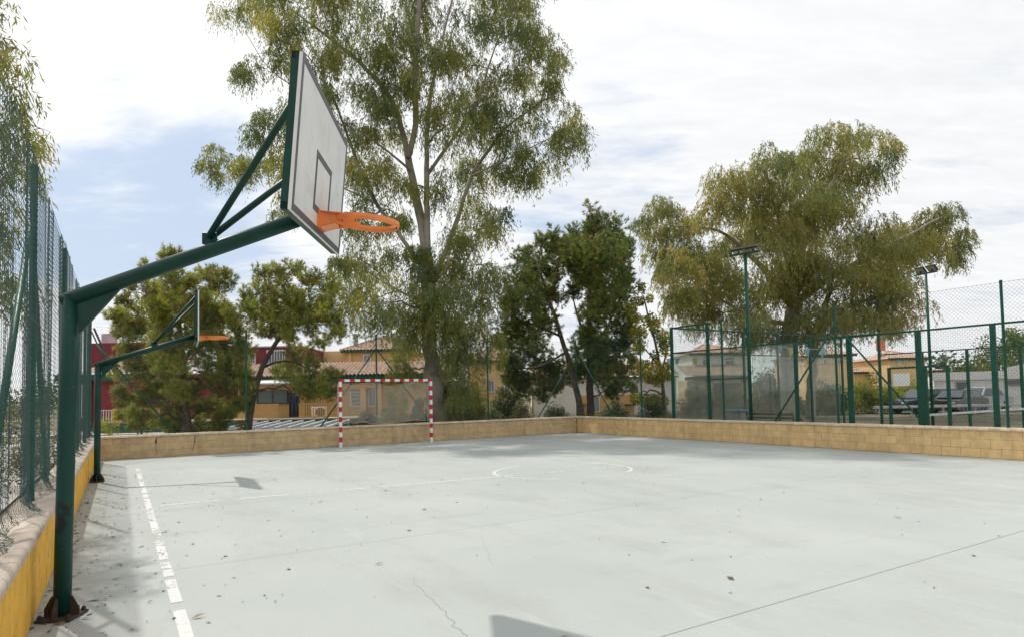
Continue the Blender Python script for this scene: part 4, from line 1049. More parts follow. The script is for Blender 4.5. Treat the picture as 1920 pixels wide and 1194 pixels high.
PD = [(500, 518, 36, 24), (550, 512, 36, 22), (595, 532, 32, 26), (625, 565, 26, 28), (520, 555, 46, 32), (575, 570, 46, 34), (480, 560, 28, 34), (500, 600, 38, 30), (560, 610, 40, 28), (615, 605, 28, 26), (640, 625, 18, 16), (540, 585, 45, 28), (600, 580, 35, 30), (530, 625, 30, 20), (590, 640, 26, 18), (470, 600, 22, 28), (555, 680, 34, 30), (585, 700, 32, 34), (602, 735, 22, 20), (565, 735, 26, 26), (530, 690, 24, 22), (620, 715, 22, 28), (545, 640, 22, 14)]
PD_L = [([(462, 832), (470, 760), (488, 690), (520, 640), (556, 590), (575, 540)], .15, .04), ([(520, 640), (508, 590), (505, 540)], .07, .025), ([(488, 690), (540, 670), (590, 700)], .06, .02), ([(540, 612), (590, 600), (630, 590)], .05, .02)]
tree('pine_tree', 'open leaning pine with thick bare limb left of the goal', 'tree', 25.0, PD_L, PD, lambda C, R, r: crown_pine(C, R, r, 20, 24, (.10, .17), (.013, .021), .05), BARK_P, BARK_P, LEAF_Q, 52, (.36, .6), 30, 'pines behind the end wall')
# eucalypt outside the left fence
LN = [(5, 30, 40, 45), (15, 95, 42, 28), (30, 150, 30, 22), (-10, 180, 40, 50), (45, 230, 35, 22), (20, 280, 45, 45), (75, 255, 20, 22), (-30, 330, 60, 60), (20, 400, 35, 60), (-20, 500, 50, 60), (25, 540, 30, 50), (-60, 100, 60, 90), (-70, 250, 60, 80), (-90, 420, 60, 90), (-160, 0, 90, 90), (-180, 200, 90, 120), (-40, -60, 70, 50), (60, 310, 20, 30)]
LN_L = [([(-190, 930), (-180, 700), (-170, 450), (-165, 250)], .22, .13), ([(-170, 420), (-110, 300), (-30, 250), (40, 225)], .08, .02), ([(-166, 300), (-100, 170), (-20, 110), (25, 90)], .08, .02), ([(-165, 250), (-120, 60), (-60, -80)], .09, .03), ([(-178, 600), (-90, 500), (0, 440)], .06, .02)]
tree('eucalyptus_tree', 'eucalyptus with hanging leaves outside the slack left fence', 'tree', 8.8, LN_L, LN,
     lambda C, R, r: crown_eucalypt(C, R, r, 9, 13, (.2, .5), (.08, .15), (.014, .024)), BARK_E, TWIG_E, LEAF_E, 61, (.18, .3), 6, twigr=.006)
# yellow leaved tree by the corner of the mesh court
YT = [(1205, 555, 20, 22), (1190, 590, 18, 20), (1222, 600, 20, 25), (1200, 640, 26, 28), (1232, 650, 22, 28), (1185, 690, 18, 24), (1215, 700, 26, 26), (1240, 700, 18, 28), (1225, 745, 28, 22), (1195, 740, 18, 20)]
YT_L = [([(1246, 800), (1244, 730), (1238, 680), (1222, 620), (1208, 560)], .10, .03), ([(1240, 690), (1215, 660), (1195, 640)], .05, .015), ([(1240, 700), (1250, 660), (1246, 620)], .05, .015)]
tree('broadleaf_tree', 'slender tree with yellowing leaves at the corner of the mesh court', 'tree', 28.5, YT_L, YT, lambda C, R, r: crown_broad(C, R, r, 120, (.08, .14), (.06, .10)), BARK_P, BARK_P, LEAF_Y, 71, (.3, .48), 26)
# far round tree and palm at the right
FTt = [(1815, 690, 30, 18), (1850, 665, 28, 25), (1885, 650, 30, 28), (1915, 660, 30, 30), (1870, 690, 40, 20), (1905, 635, 18, 14), (1790, 700, 18, 10), (1940, 680, 40, 25), (1840, 695, 30, 12)]
tree('broadleaf_tree', 'bushy bright green tree above the low white building', 'tree', 62.0, [([(1880, 760), (1880, 720), (1882, 680)], .3, .12), ([(1880, 720), (1850, 690), (1830, 680)], .12, .05), ([(1880, 720), (1905, 690), (1915, 660)], .12, .05)], FTt,
     lambda C, R, r: crown_broad(C, R, r, 260, (.16, .28), (.12, .2)), BARK_P, BARK_P, leafmat('far_tree_leaf', [(0, (.05, .085, .025)), (.5, (.11, .15, .035)), (1, (.2, .21, .05))], .3), 81, (.7, 1.1), 14, twigr=.03)

def palm(label, px, pyt, D, h_px):
    c = at(px, pyt, D); t = thing('palm_tree', label, 'palm', (c[0], D, 0)); r = np.random.default_rng(5)
    MB().tube([(0, 0, -.05), (.05, 0, c[2] * .5), (0, 0, c[2])], [.22, .17, .16], 9).build('trunk', BARK_P, t, smooth=True)
    for k in range(22):
        a = r.uniform(0, 6.28); el = r.uniform(-.3, 1.1); L_ = h_px * D / FPX * r.uniform(.85, 1.1)
        dv = np.array([math.cos(a) * math.cos(el), math.sin(a) * math.cos(el), math.sin(el)])
        tt = np.linspace(0, 1, 9)[:, None]
        P = np.array([0, 0, c[2]]) + dv * tt * L_ + np.array([0, 0, -.55]) * L_ * tt ** 2
        sd = np.cross(dv, (0, 0, 1.0)); sd /= np.linalg.norm(sd); mb = MB()
        for i in range(8):
            for s_ in (-1, 1):
                q0 = P[i]; q1 = P[i + 1]; tip = (q0 + q1) / 2 + s_ * sd * L_ * .3 * math.sin(.5 + i * .3) + np.array([0, 0, -.12 * L_])
                mb.add([q0, q1, tip], [(0, 1, 2)])
        mb.build('frond', M('palm_frond', (.07, .10, .035), .5), t)
palm('small palm between the second floodlight and the bushy tree', 1768, 668, 75, 13)

# ------------------------------------------------------------------ shrubs
def shrub(label, px0, px1, ytop, D, leafm, seed, n=26, nl=120, lf=(.05, .10), zb=0.0, name='shrub', group=None, cone=False):
    r = np.random.default_rng(seed)
    a = at(px0, ytop, D); b = at(px1, ytop, D); cx = (a[0] + b[0]) / 2; w = (b[0] - a[0]) / 2; h = a[2] - zb
    t = thing(name, label, 'shrub', (cx, D, zb - .05), 0, group)
    C = in_ball(n, r, .25); C[:, 2] = np.abs(C[:, 2])
    if cone: C[:, :2] *= (1 - C[:, 2:3]) ** .6 + .1
    C = C * np.array([w * .85, max(.5, w * .6), h * .82]) + np.array([0, 0, .08 * h])
    R = r.uniform(.18, .32, n) * np.clip(min(w, h) * 1.1, .5, 2.2)
    Q, tint = crown_broad(C, R, r, nl, lf, (lf[0] * .55, lf[1] * .6))
    quadmesh('foliage', Q, 4, leafm, t, tint, kind='stuff')
    mb = MB()
    for k in range(min(n, 14)):
        mb.tube([(r.normal(0, .08), r.normal(0, .08), 0), C[k] * (.5, .5, .6), C[k]], [.02, .014, .006], 4)
    mb.build('stem', BARK_P, t, kind='stuff')
    return t
HG = 'low shrubs behind the end fence'
shrub('grey green shrub just right of the eucalyptus trunk', 838, 905, 752, 26.5, LEAF_S, 101, group=HG)
shrub('grey green shrub left of the thin end fence post', 890, 960, 756, 27, LEAF_S, 102, group=HG)
shrub('leafy shrub right of the thin end fence post with dead tips', 945, 1015, 750, 27.5, LEAF_D, 103, group=HG)
shrub('low shrub left of the corner post', 1005, 1075, 748, 28.5, LEAF_S, 104, group=HG)
shrub('olive shrub seen through the left half of the goal net', 660, 712, 762, 25.8, LEAF_D, 105, group=HG)
shrub('large olive green shrub seen through the right half of the goal', 705, 775, 722, 26, LEAF_Q, 106, 34, 150, (.05, .1), group=HG)
shrub('narrow dark green shrub beside the eucalyptus trunk base', 765, 812, 735, 25.6, LEAF_S, 107, 34, 150, group=HG)
shrub('dark conical shrub right behind the eucalyptus trunk', 832, 868, 742, 28.2, LEAF_S, 108, 26, 150, cone=True, group=HG)
shrub('tall olive shrub screening the ochre house right of the trunk', 850, 915, 700, 30, LEAF_Q, 111, 40, 150, (.06, .12), group=HG)
shrub('tall green shrub screening the ochre house left of the pines', 905, 985, 716, 31, LEAF_S, 112, 40, 150, (.06, .12), group=HG)
shrub('bushy olive shrub screening the wall right of the goal', 790, 860, 690, 29.5, LEAF_D, 113, 44, 150, (.06, .12), group=HG)
shrub('leafy green shrub below the yellowing tree', 1190, 1262, 738, 27.4, LEAF_S, 109, 30, 150, group=HG)
shrub('dark shrub behind the corner braces', 1120, 1180, 745, 36, LEAF_S, 110, 26, 120, (.07, .13), group=HG)
HR = 'shrubs behind the mesh court'
for k, (a, b, y, D, m, nm) in enumerate(((1270, 1350, 715, 41, LEAF_D, 'dry shrub behind the dusty glass at the left end'), (1330, 1420, 735, 42, LEAF_S, 'dark shrub behind the glass under the tiled roof'), (1400, 1480, 690, 40, LEAF_D, 'tall dry shrub beside the weeping tree trunk'), (1440, 1520, 725, 41, LEAF_S, 'dark green shrub at the weeping tree trunk'),
                                  (1510, 1590, 700, 41, LEAF_S, 'shrub left of the thickest mesh court post'), (1580, 1680, 694, 42, LEAF_Q, 'light green shrub right of the thickest mesh court post'), (1660, 1760, 712, 46, LEAF_Q, 'light green shrub behind the notice sheet'))):
    shrub(nm, a, b, y, D, m, 120 + k, 40, 170, (.09, .17), group=HR)
HL = 'planting outside the left fence'
for k, (u, v, w, h, m, nm) in enumerate(((9.5, -1.9, .7, 1.2, LEAF_S, 'dark shrub at the foot of the left fence beyond the first post'), (12.5, -2.2, .9, 1.5, LEAF_S, 'broad shrub outside the left fence between posts'), (16.0, -2.0, .9, 1.7, LEAF_D, 'dry shrub outside the left fence near the far hoop'), (19.5, -2.4, 1.2, 2.0, LEAF_S, 'tall shrub outside the left fence by the corner'), (6.9, -1.45, .35, .35, LEAF_D, 'small dry tuft outside the yellow wall'))):
    p = uv(u, v); r = np.random.default_rng(140 + k)
    t = thing('shrub', nm, 'shrub', p, 0, HL); n = 24
    C = in_ball(n, r, .25); C[:, 2] = np.abs(C[:, 2]); C = C * np.array([w, w, h * .85]) + np.array([0, 0, .1 * h])
    Q, tint = crown_broad(C, r.uniform(.2, .35, n) * w, r, 140, (.04, .08), (.022, .045))
    quadmesh('foliage', Q, 4, m, t, tint, kind='stuff')

# dry grass along the far side of the right wall and the end wall
def grass(name, label, strips, mat, n, h, seed):
    r = np.random.default_rng(seed); P = []
    for (a, b, wdt, k) in strips:
        s_ = r.random(k)[:, None]; a = np.array(a); b = np.array(b)
        nrm = np.array([-(b - a)[1], (b - a)[0], 0]); nrm = nrm / np.linalg.norm(nrm)
        P.append(a + (b - a) * s_ + nrm * r.uniform(-wdt / 2, wdt / 2, k)[:, None])
    P = np.concatenate(P); k = len(P)
    D = unit(np.array([0, 0, 1.0]) + r.normal(0, .35, (k, 3)))
    Q = leaf_quads(P, D, r.uniform(*h, k), r.uniform(.008, .02, k), r)
    return quadmesh(name, Q, 4, mat, None, np.clip(r.normal(.5, .25, k), 0, 1), kind='stuff', label=label, cat='grass')
GRS = leafmat('dry_grass', [(0, (.14, .13, .05)), (.5, (.27, .225, .10)), (1, (.42, .34, .18))], .3)
grass('dry_grass', 'pale dry grass growing beyond the right wall', [(uv(23.5, 16.9), uv(16.9, 16.85), .5, 3500), (uv(17.6, 17.2), uv(17.5, 24), 1.2, 3500), (uv(22.4, 9), uv(22.4, 16), .6, 1500)], GRS, 0, (.5, .85), 9)

# ------------------------------------------------------------------ buildings
TILE = M('terracotta_tiles', (0.46, 0.29, 0.21), 0.9, 0.3, 5, col2=(0.62, 0.46, 0.36), dirt=(0.20, 0.13, 0.10), dscale=3, damt=0.6)
OCHRE = M('ochre_render', (0.68, 0.43, 0.18), 0.9, 0.1, 2, dirt=(0.42, 0.26, 0.12), dscale=1, damt=.5)
OCHRE2 = M('pale_ochre_render', (0.76, 0.53, 0.27), 0.9, 0.1, 2, dirt=(0.45, 0.31, 0.16), dscale=1, damt=.5)
BURG = M('burgundy_render', (0.20, 0.024, 0.034), 0.8, 0.15, 2)
WREN = M('white_render', (0.86, 0.83, 0.80), 0.9, 0.06, 2, dirt=(0.48, 0.45, 0.42), dscale=1, damt=.5)
DGREEN = M('dark_green_fascia', (0.015, 0.085, 0.045), 0.6, 0.2, 3)
PANE = M('window_pane', (0.10, 0.13, 0.16), 0.08, 0.2, 1.0, spec=0.8)
SHUT = M('grey_shutter', (0.30, 0.33, 0.37), 0.6, 0.1, 8)
WFR = M('white_frame', (0.68, 0.68, 0.68), 0.5)
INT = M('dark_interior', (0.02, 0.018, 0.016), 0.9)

def part(root, name, mat, x0, x1, y0, y1, z0, z1, bev=0.0):
    return MB().box(((x0 + x1) / 2, (y0 + y1) / 2, (z0 + z1) / 2), (x1 - x0, y1 - y0, z1 - z0), bev=bev).build(name, mat, root)
def window(root, x0, x1, z0, z1, y, pane=PANE, frame=WFR, bars=0, arch=False, hb=0):
    fw = 0.07
    w = MB()
    w.box(((x0 + x1) / 2, y - .03, z1 - fw / 2), (x1 - x0, .10, fw)); w.box(((x0 + x1) / 2, y - .03, z0 + fw / 2), (x1 - x0, .10, fw))
    for x in (x0 + fw / 2, x1 - fw / 2): w.box((x, y - .03, (z0 + z1) / 2), (fw, .10, z1 - z0 - 2 * fw))
    o = w.build('window', frame, root)
    MB().box(((x0 + x1) / 2, y + .0, (z0 + z1) / 2), (x1 - x0 - 2 * fw, .02, z1 - z0 - 2 * fw)).build('pane', pane, o)
    if arch:
        n = 10; R_ = (x1 - x0) / 2; cx = (x0 + x1) / 2
        pts = [(cx + R_ * math.cos(a), y - .05, z1 + .002 + R_ * .45 * math.sin(a)) for a in np.linspace(0, math.pi, n)]
        MB().prism(pts, (0, 0, 0), (0, .06, 0)).build('arch_pane', pane, o)
    for k in range(bars):
        x = x0 + (x1 - x0) * (k + 1) / (bars + 1); MB().box((x, y - .09, (z0 + z1) / 2), (.035, .03, z1 - z0 + .1)).build('bar', frame, o)
    for k in range(hb):
        z = z0 + (z1 - z0) * (k + 1) / (hb + 1); MB().box(((x0 + x1) / 2, y - .05, z), (x1 - x0 - .1, .025, .04)).build('bar', frame, o)
    return o
def tiles(root, x0, x1, ye, ze, yr, zr, hl=0.0, hr=0.0, period=.24, name='roof'):
    """barrel tile slope from eave (ye,ze) up to ridge (yr,zr); hl/hr = how far the hips run in at the ridge"""
    n = int((x1 - x0) / period) * 4; rows = max(4, int(math.hypot(yr - ye, zr - ze) / .4)); mb = MB(); P = []; F = []
    nx = n + 1
    for i in range(nx):
        x = x0 + (x1 - x0) * i / n; w = math.sin(2 * math.pi * i / 4.0) * .045 + .045
        tm = 1.0
        if hl and x < x0 + hl: tm = (x - x0) / hl
        if hr and x > x1 - hr: tm = (x1 - x) / hr
        for j in range(rows + 1):
            for st in (0, 1):
                t = min(tm, (j + (0 if st else 0)) / rows); P.append((x, ye + (yr - ye) * t, ze + (zr - ze) * t + w + (.03 if st else 0.0)))
    m_ = (rows + 1) * 2
    for i in range(n):
        for j in range(rows):
            a = i * m_ + j * 2 + 1; F.append((a, a + m_, a + m_ + 1, a + 1))      # top of step j to foot of step j+1
            b = i * m_ + j * 2; F.append((b, b + m_, b + m_ + 1, b + 1))
    mb.add(P, F); return mb.build(name, TILE, root)
def hip_roof(root, x0, x1, y0, y1, ze, zr, over=.3):
    x0 -= over; x1 += over; y0 -= over; y1 += over; ym = (y0 + y1) / 2; h = min((x1 - x0) * .45, (y1 - y0) / 2)
    tiles(root, x0, x1, y0, ze, ym, zr, h, h)
    MB().add([(x1, y0, ze), (x1, y1, ze), (x1 - h, ym, zr), (x0, y0, ze), (x0, y1, ze), (x0 + h, ym, zr), (x1, y1, ze), (x0, y1, ze), (x0 + h, ym, zr), (x1 - h, ym, zr)],
             [(0, 1, 2), (4, 3, 5), (6, 7, 8, 9)]).build('roof_side', TILE, root)
    MB().tube([(x0, y0 + .02, ze + .05), (x0 + h, ym, zr + .08), (x1 - h, ym, zr + .08), (x1, y0 + .02, ze + .05)], .08, 6).build('ridge_tiles', TILE, root)
    part(root, 'eave_board', DGREEN, x0 + .02, x1 - .02, y0 + .04, y0 + .10, ze - .16, ze - .01)
    part(root, 'soffit', OCHRE2, x0 + .05, x1 - .05, y0 + .12, y1 - .05, ze - .05, ze - .012)

def X(px, D): return atx(px, 740, D)
def Z(py, D, px=960): return atz(px, py, D)

def restaurant():
    D = 39.0; t = thing('restaurant_building', 'long low ochre building with tiled roof and dark green fascia behind the goal', 'building', (0, D, 0)); 
    x0, x1 = X(440, D), X(850, D); zf = Z(718, D, 600); ze = Z(704, D, 600)
    part(t, 'wall', OCHRE, x0, x1, 1.0, 7.0, -.1, zf)
    part(t, 'fascia', DGREEN, x0, x1, .15, .45, zf, ze)
    tiles(t, x0, x1, -.1, ze, 3.0, Z(682, 41, 600) + .1)
    part(t, 'roof_back', TILE, x0, x1, 3.0, 7.2, ze, Z(682, 41, 600) - .05)
    part(t, 'terrace_slab', M('terrace_tile', (.42, .33, .27), .8), X(180, 36), X(720, 36), -3.2, .98, .05, Z(786, 36, 450))
    part(t, 'slab_edge', DGREEN, X(180, 36), X(720, 36), -3.28, -3.205, -.1, Z(788, 36, 450))
    zs = Z(786, 36, 450)
    for a, b in ((440, 452), (557, 566), (672, 682), (704, 712)): part(t, 'pillar', OCHRE, X(a, D), X(b, D), .46, .98, zs, zf)
    part(t, 'lintel', OCHRE, X(440, D), X(712, D), .5, .97, zf - .35, zf - .003)
    window(t, X(470, D), X(530, D), Z(757, D, 500), Z(724, D, 500), .96, M('sage_pane', (.13, .19, .19), .15), M('brown_frame', (.10, .06, .04), .6), bars=1)
    part(t, 'doorway', INT, X(532, D), X(556, D), .93, .99, zs, Z(722, D, 540))
    window(t, X(649, D), X(672, D) - .03, Z(762, D, 660), Z(733, D, 660), .96, SHUT, WFR, arch=True, hb=3)
    window(t, X(684, D), X(700, D), Z(762, D, 690), Z(729, D, 690), .96, SHUT, WFR, bars=1)
    # awning over the terrace
    za = Z(717, 37.5, 520)
    MB().add([(X(478, 37.5), -1.6, za), (X(562, 37.5), -1.6, za), (X(562, 39), .1, za + .25), (X(478, 39), .1, za + .25), (X(478, 37.5), -1.6, za - .07), (X(562, 37.5), -1.6, za - .07), (X(562, 39), .1, za + .18), (X(478, 39), .1, za + .18)],
             [(0, 1, 2, 3), (7, 6, 5, 4), (0, 4, 5, 1), (1, 5, 6, 2), (2, 6, 7, 3), (3, 7, 4, 0)]).build('awning', WFR, t)
    # railing
    zr = Z(757, 36, 480)
    RB_ = M('ochre_railing', (.60, .36, .13), .7)
    for a, b in ((436, 523), (560, 640)):
        xa, xb = X(a, 36), X(b, 36)
        part(t, 'railing_rail', RB_, xa, xb, -3.1, -3.04, zr - .06, zr); part(t, 'railing_rail', RB_, xa, xb, -3.1, -3.04, zs + .06, zs + .11)
        n = int((xb - xa) / .13)
        for k in range(n): MB().box((xa + .06 + k * .13, -3.07, (zs + zr) / 2), (.06, .025, zr - zs - .12)).build('baluster', RB_, t)
    part(t, 'railing_wall', OCHRE, X(214, 36), X(300, 36), -3.15, -3.0, zs, Z(765, 36, 240))
    part(t, 'railing_rail', WFR, X(183, 36), X(213, 36), -3.1, -3.06, Z(769, 36, 200), Z(768, 36, 200))
    for k in range(6): MB().box((X(186 + k * 5, 36), -3.08, (zs + Z(769, 36, 200)) / 2), (.03, .03, Z(769, 36, 200) - zs)).build('baluster', WFR, t)
    # ducts on the roof
restaurant()
def burgundy():
    D = 41.5; t = thing('burgundy_house', 'dark red building with flat upper storey and barred white window', 'building', (0, D, 0))
    part(t, 'lower_wall', BURG, X(150, D), X(438, D), -2.0, 5, -.1, Z(706, D, 210))
    ze = Z(700, 39, 210)
    part(t, 'fascia', DGREEN, X(150, D), X(330, D), -2.35, -2.02, Z(712, 39, 210), ze)
    tiles(t, X(150, 39), X(330, 39), -2.5, ze, .5, ze + 1.0)
    part(t, 'upper_storey', BURG, X(395, D), X(556, D), .9, 6, Z(690, D, 500), Z(649, D, 500))
    part(t, 'upper_storey', BURG, X(150, D), X(252, D), .9, 6, Z(690, D, 210), Z(640, D, 210))
    part(t, 'parapet_cap', M('grey_coping', (.4, .36, .34), .8), X(395, D) - .05, X(556, D) + .05, .8, 6.1, Z(649, D, 500) + .002, Z(646.5, D, 500))
    window(t, X(491, D), X(527, D), Z(681, D, 510), Z(654, D, 510), .88, PANE, WFR, bars=6)
    window(t, X(455, D), X(470, D), Z(681, D, 460), Z(660, D, 460), .88, PANE, WFR, bars=2)
    window(t, X(186, D), X(199, D), Z(780, D, 190), Z(722, D, 190), -2.02, PANE, WFR, bars=2)
    part(t, 'pilaster', M('dark_burgundy', (.10, .014, .02), .8), X(206, D), X(211, D), -2.12, -2.003, -.05, Z(713, D, 210))
burgundy()
def house(name, label, D, px0, px1, yw, ye, yr, wall, depth=7, wins=(), chimney=None, group=None, base=0.0, shut=PANE):
    t = thing(name, label, 'house', (0, D, 0), 0, group)
    pm = (px0 + px1) / 2; x0, x1 = X(px0, D), X(px1, D); ze = Z(ye, D, pm)
    part(t, 'wall', wall, x0, x1, 0, depth, -.1, ze - .05)
    hip_roof(t, x0, x1, 0, depth, ze, Z(yr, D + depth / 2, pm))
    for (a, b, c, d_, ar) in wins: window(t, X(a, D), X(b, D), Z(d_, D, a), Z(c, D, a), -.02, shut, WFR, arch=ar, bars=1)
    if chimney:
        a, y0_, y1_ = chimney; c = MB(); xx = X(a, D + 1)
        c.tube([(xx, 1.0, Z(y1_, D + 1, a) - .6), (xx, 1.0, Z(y0_, D + 1, a))], .17, 10); c.lathe([(0, .18), (.26, .12), (.26, 0), (.17, -.02)], 10, (xx, 1.0, Z(y0_, D + 1, a)))
        c.build('chimney', GREYM, t)
    return t
GH = 'ochre houses beyond the courts'
h1 = house('ochre_house', 'two storey ochre house with hip roof and grey flue above the goal', 47, 648, 772, 720, 656, 632, OCHRE, 8, ((682, 697, 664, 684, False),), (668, 629, 652), GH, shut=SHUT)
part(h1, 'side_wing', OCHRE2, X(604, 47), X(652, 47), .4, 6, -.1, Z(657, 47, 630)); part(h1, 'pilaster', OCHRE2, X(655, 47), X(660, 47), -.12, -.003, 0, Z(658, 47, 655))
house('ochre_house', 'ochre house with tiled hip roof right of the eucalyptus', 44, 878, 975, 790, 676, 652, OCHRE2, 8, ((915, 928, 712, 735, False), (945, 958, 712, 735, False)), None, GH, shut=SHUT)
house('ochre_house', 'ochre house between the weeping tree and the thick mesh court post', 60, 1520, 1602, 700, 665, 653, OCHRE2, 8, ((1545, 1553, 672, 682, False), (1572, 1580, 672, 682, False)), None, GH)
house('ochre_house', 'small ochre hip roofed house behind the notice sheet', 62, 1672, 1738, 700, 671, 658, OCHRE2, 7, ((1683, 1689, 675, 683, False), (1697, 1703, 675, 683, False)), None, GH)
GW = 'white houses beyond the courts'
h2 = house('white_house', 'white villa with arched window and lower tiled roof behind the mesh court', 54, 1300, 1404, 700, 662, 647, WREN, 8, ((1361, 1379, 674, 684, True), (1318, 1330, 672, 684, False)), None, GW)
tiles(h2, X(1286, 51), X(1408, 51), -3.2, Z(704, 51, 1340), 0.0, Z(684, 54, 1340))
part(h2, 'porch_fascia', DGREEN, X(1286, 51), X(1408, 51), -3.0, -2.8, Z(711, 51, 1340), Z(705, 51, 1340))
part(h2, 'porch_wall', OCHRE2, X(1290, 51), X(1405, 51), -2.79, -.1, -.1, Z(711.5, 51, 1340))
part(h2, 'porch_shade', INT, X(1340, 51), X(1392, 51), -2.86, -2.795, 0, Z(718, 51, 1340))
h3 = thing('white_house', 'low white house with orange base seen under the pines', 'house', (0, 47, 0), 0, GW)
part(h3, 'wall', WREN, X(1000, 47), X(1268, 47), 0, 7, -.1, Z(708, 47, 1150)); part(h3, 'plinth', OCHRE, X(1085, 47), X(1188, 47), -.08, -.003, -.05, Z(740, 47, 1130))
tiles(h3, X(995, 47), X(1272, 47), -.4, Z(706, 47, 1150), 3.2, Z(680, 50, 1150)); part(h3, 'eave_board', DGREEN, X(995, 47), X(1272, 47), -.3, -.2, Z(709, 47, 1150), Z(706.5, 47, 1150))
window(h3, X(1112, 47), X(1124, 47), Z(772, 47, 1118), Z(742, 47, 1118), -.1, SHUT); window(h3, X(1182, 47), X(1198, 47), Z(738, 47, 1190), Z(722, 47, 1190), -.02, PANE)
for px in (1092, 1178): MB().lathe([(0, .04), (.32, .02), (.32, -.02)], 14, (X(px, 46.8), -.16, Z(758, 47, px))).build('wall_disc', INT, h3)
house('white_house', 'pale long house with tiled roof behind the light green shrubs', 66, 1596, 1760, 720, 696, 688, OCHRE2, 6, (), None, GW)
# low white commercial building at far right
def lowwhite():
    D = 46.0; t = thing('shop_building', 'low white flat roofed building with blue lettered sign at far right', 'building', (0, D, 0))
    zt = Z(704, D, 1800)
    part(t, 'wall', WREN, X(1752, D), X(2000, D), 0, 9, -.1, zt)
    part(t, 'parapet', WREN, X(1752, D) - .1, X(1870, D), -.14, -.003, zt - .3, Z(697, D, 1800))
    MB().prism([(X(1862, D), -.3, zt - .32), (X(1862, D), -.3, Z(691, D, 1862)), (X(1893, D), -.3, Z(683, D, 1893)), (X(2000, D), -.3, Z(680, D, 1940)), (X(2000, D), -.3, zt - .32)], (0, 0, 0), (0, .28, 0)).build('gable', WREN, t)
    window(t, X(1786, D), X(1807, D), Z(733, D, 1790), Z(715, D, 1790), -.02, M('shutter_dark', (.16, .16, .16), .6), GREYM, hb=3)
    window(t, X(1862, D), X(1884, D), Z(722, D, 1870), Z(713, D, 1870), -.02, PANE, GREYM)
    MB().prism([(X(1892, D) + .42 * math.cos(a) + .42, -.33, Z(706, D, 1895) + .5 * math.sin(a)) for a in np.linspace(math.pi / 2, math.pi * 1.5, 9)], (0, 0, 0), (0, .02, 0)).build('arched_window', PANE, t)
    part(t, 'awning', M('dark_awning', (.02, .05, .05), .7), X(1903, D), X(1990, D), -1.1, -.31, Z(726, D, 1910), Z(720, D, 1910))
    part(t, 'shop_panel', WHITE, X(1889, D), X(1915, D), -.10, -.003, Z(752, D, 1900), Z(727, D, 1900))
    sg = part(t, 'sign_board', WHITE, X(1906, D), X(1990, D), -.42, -.345, Z(709, D, 1910), Z(686, D, 1910))
    cu = bpy.data.curves.new('sign_text', 'FONT'); cu.body = 'SL'; cu.size = .72; cu.extrude = .01
    tmp = bpy.data.objects.new('sign_text', cu); COL.objects.link(tmp)
    dg = bpy.context.evaluated_depsgraph_get(); me = bpy.data.meshes.new_from_object(tmp.evaluated_get(dg)); bpy.data.objects.remove(tmp)
    me.materials.clear(); me.materials.append(M('blue_letters', (.03, .09, .28), .5))
    o = link('lettering', me, sg); o.location = (X(1908.5, D), -.436, Z(697, D, 1910)); o.rotation_euler = (math.pi / 2, 0, 0)
    # the front is turned so that its right end stands nearer
    a = math.radians(-27); cx_ = X(1752, D)
    t.rotation_euler = (0, 0, a); t.location = (cx_ - cx_ * math.cos(a), D - cx_ * math.sin(a), 0)
lowwhite()
# air conditioner
p = at(595, 785, 36.6); zs = Z(786, 36, 450)
ac = thing('air_conditioner', 'white air conditioner unit on the terrace edge left of the goal', 'air conditioner', (p[0], 37.0, zs))
MB().box((0, 0, .32), (.86, .34, .6), bev=.03).build('casing', WHITE, ac)
MB().lathe([(0.0, 0), (.24, 0), (.26, .03), (.22, .05)], 20).build('fan_grille', M('dark_grille', (.12, .12, .13), .6), ac).matrix_local = Matrix.Translation((.12, -.172, .32)) @ Matrix.Rotation(math.pi / 2, 4, 'X')
for x in (-.3, .3): MB().box((x, 0, .01), (.06, .3, .02)).build('foot', BLACK, ac)
# low glazed canopy frames just behind the end wall
cn = thing('glazed_canopy', 'low grey glazed canopy with white bars left of the goal', 'canopy', (0, 31, 0))
xa, xb = X(440, 31), X(632, 31); z0_, z1_ = Z(803, 29.5, 540), Z(790, 33.5, 540)
MB().add([(xa, -1.5, z0_), (xb, -1.5, z0_), (xb, 2.5, z1_), (xa, 2.5, z1_)], [(0, 1, 2, 3)]).build('glazing', M('grey_glazing', (.16, .17, .21), .25, spec=.6), cn)
for k in range(9):
    x = xa + .05 + (xb - xa - .1) * k / 8; MB().bar((x, -1.5, z0_ + .045), (x, 2.5, z1_ + .045), .08).build('bar', WFR, cn)
for x in (xa + .1, xb - .1):
    for y, z in ((-1.4, z0_), (2.4, z1_)): part(cn, 'leg', WFR, x - .04, x + .04, y - .04, y + .04, -.05, z - .005)
# slanted poles and billboard at the left corner
for k, (pa, pb, nm) in enumerate((((176, 615), (200, 668), 'thicker slanted pole leaning over the left corner'), ((172, 622), (193, 668), 'thin slanted pole beside the thicker one at the left corner'))):
    a = at(*pa, 30); b = at(pb[0], pb[1], 30); d = (a - b); foot = b - d * (b[2] / d[2])
    MB().tube([foot, b, a], .045 if k == 0 else .03, 8).build('slanted_pole', M('dark_pole', (.04, .04, .045), .6), None, label=nm, cat='pole', group='slanted poles')
bl = at(205, 640, 52); bt = thing('billboard', 'small pale billboard above the burgundy roof at left', 'billboard', (bl[0], 52, 0))
MB().box((0, 0, bl[2]), (1.25, .08, 1.3), bev=.01).build('panel', M('billboard_print', (.52, .50, .58), .6, .3, 1.2, col2=(.62, .42, .5)), bt)
for x in (-.4, .4): part(bt, 'leg', GREYM, x - .05, x + .05, .05, .13, 0, bl[2] - .3)
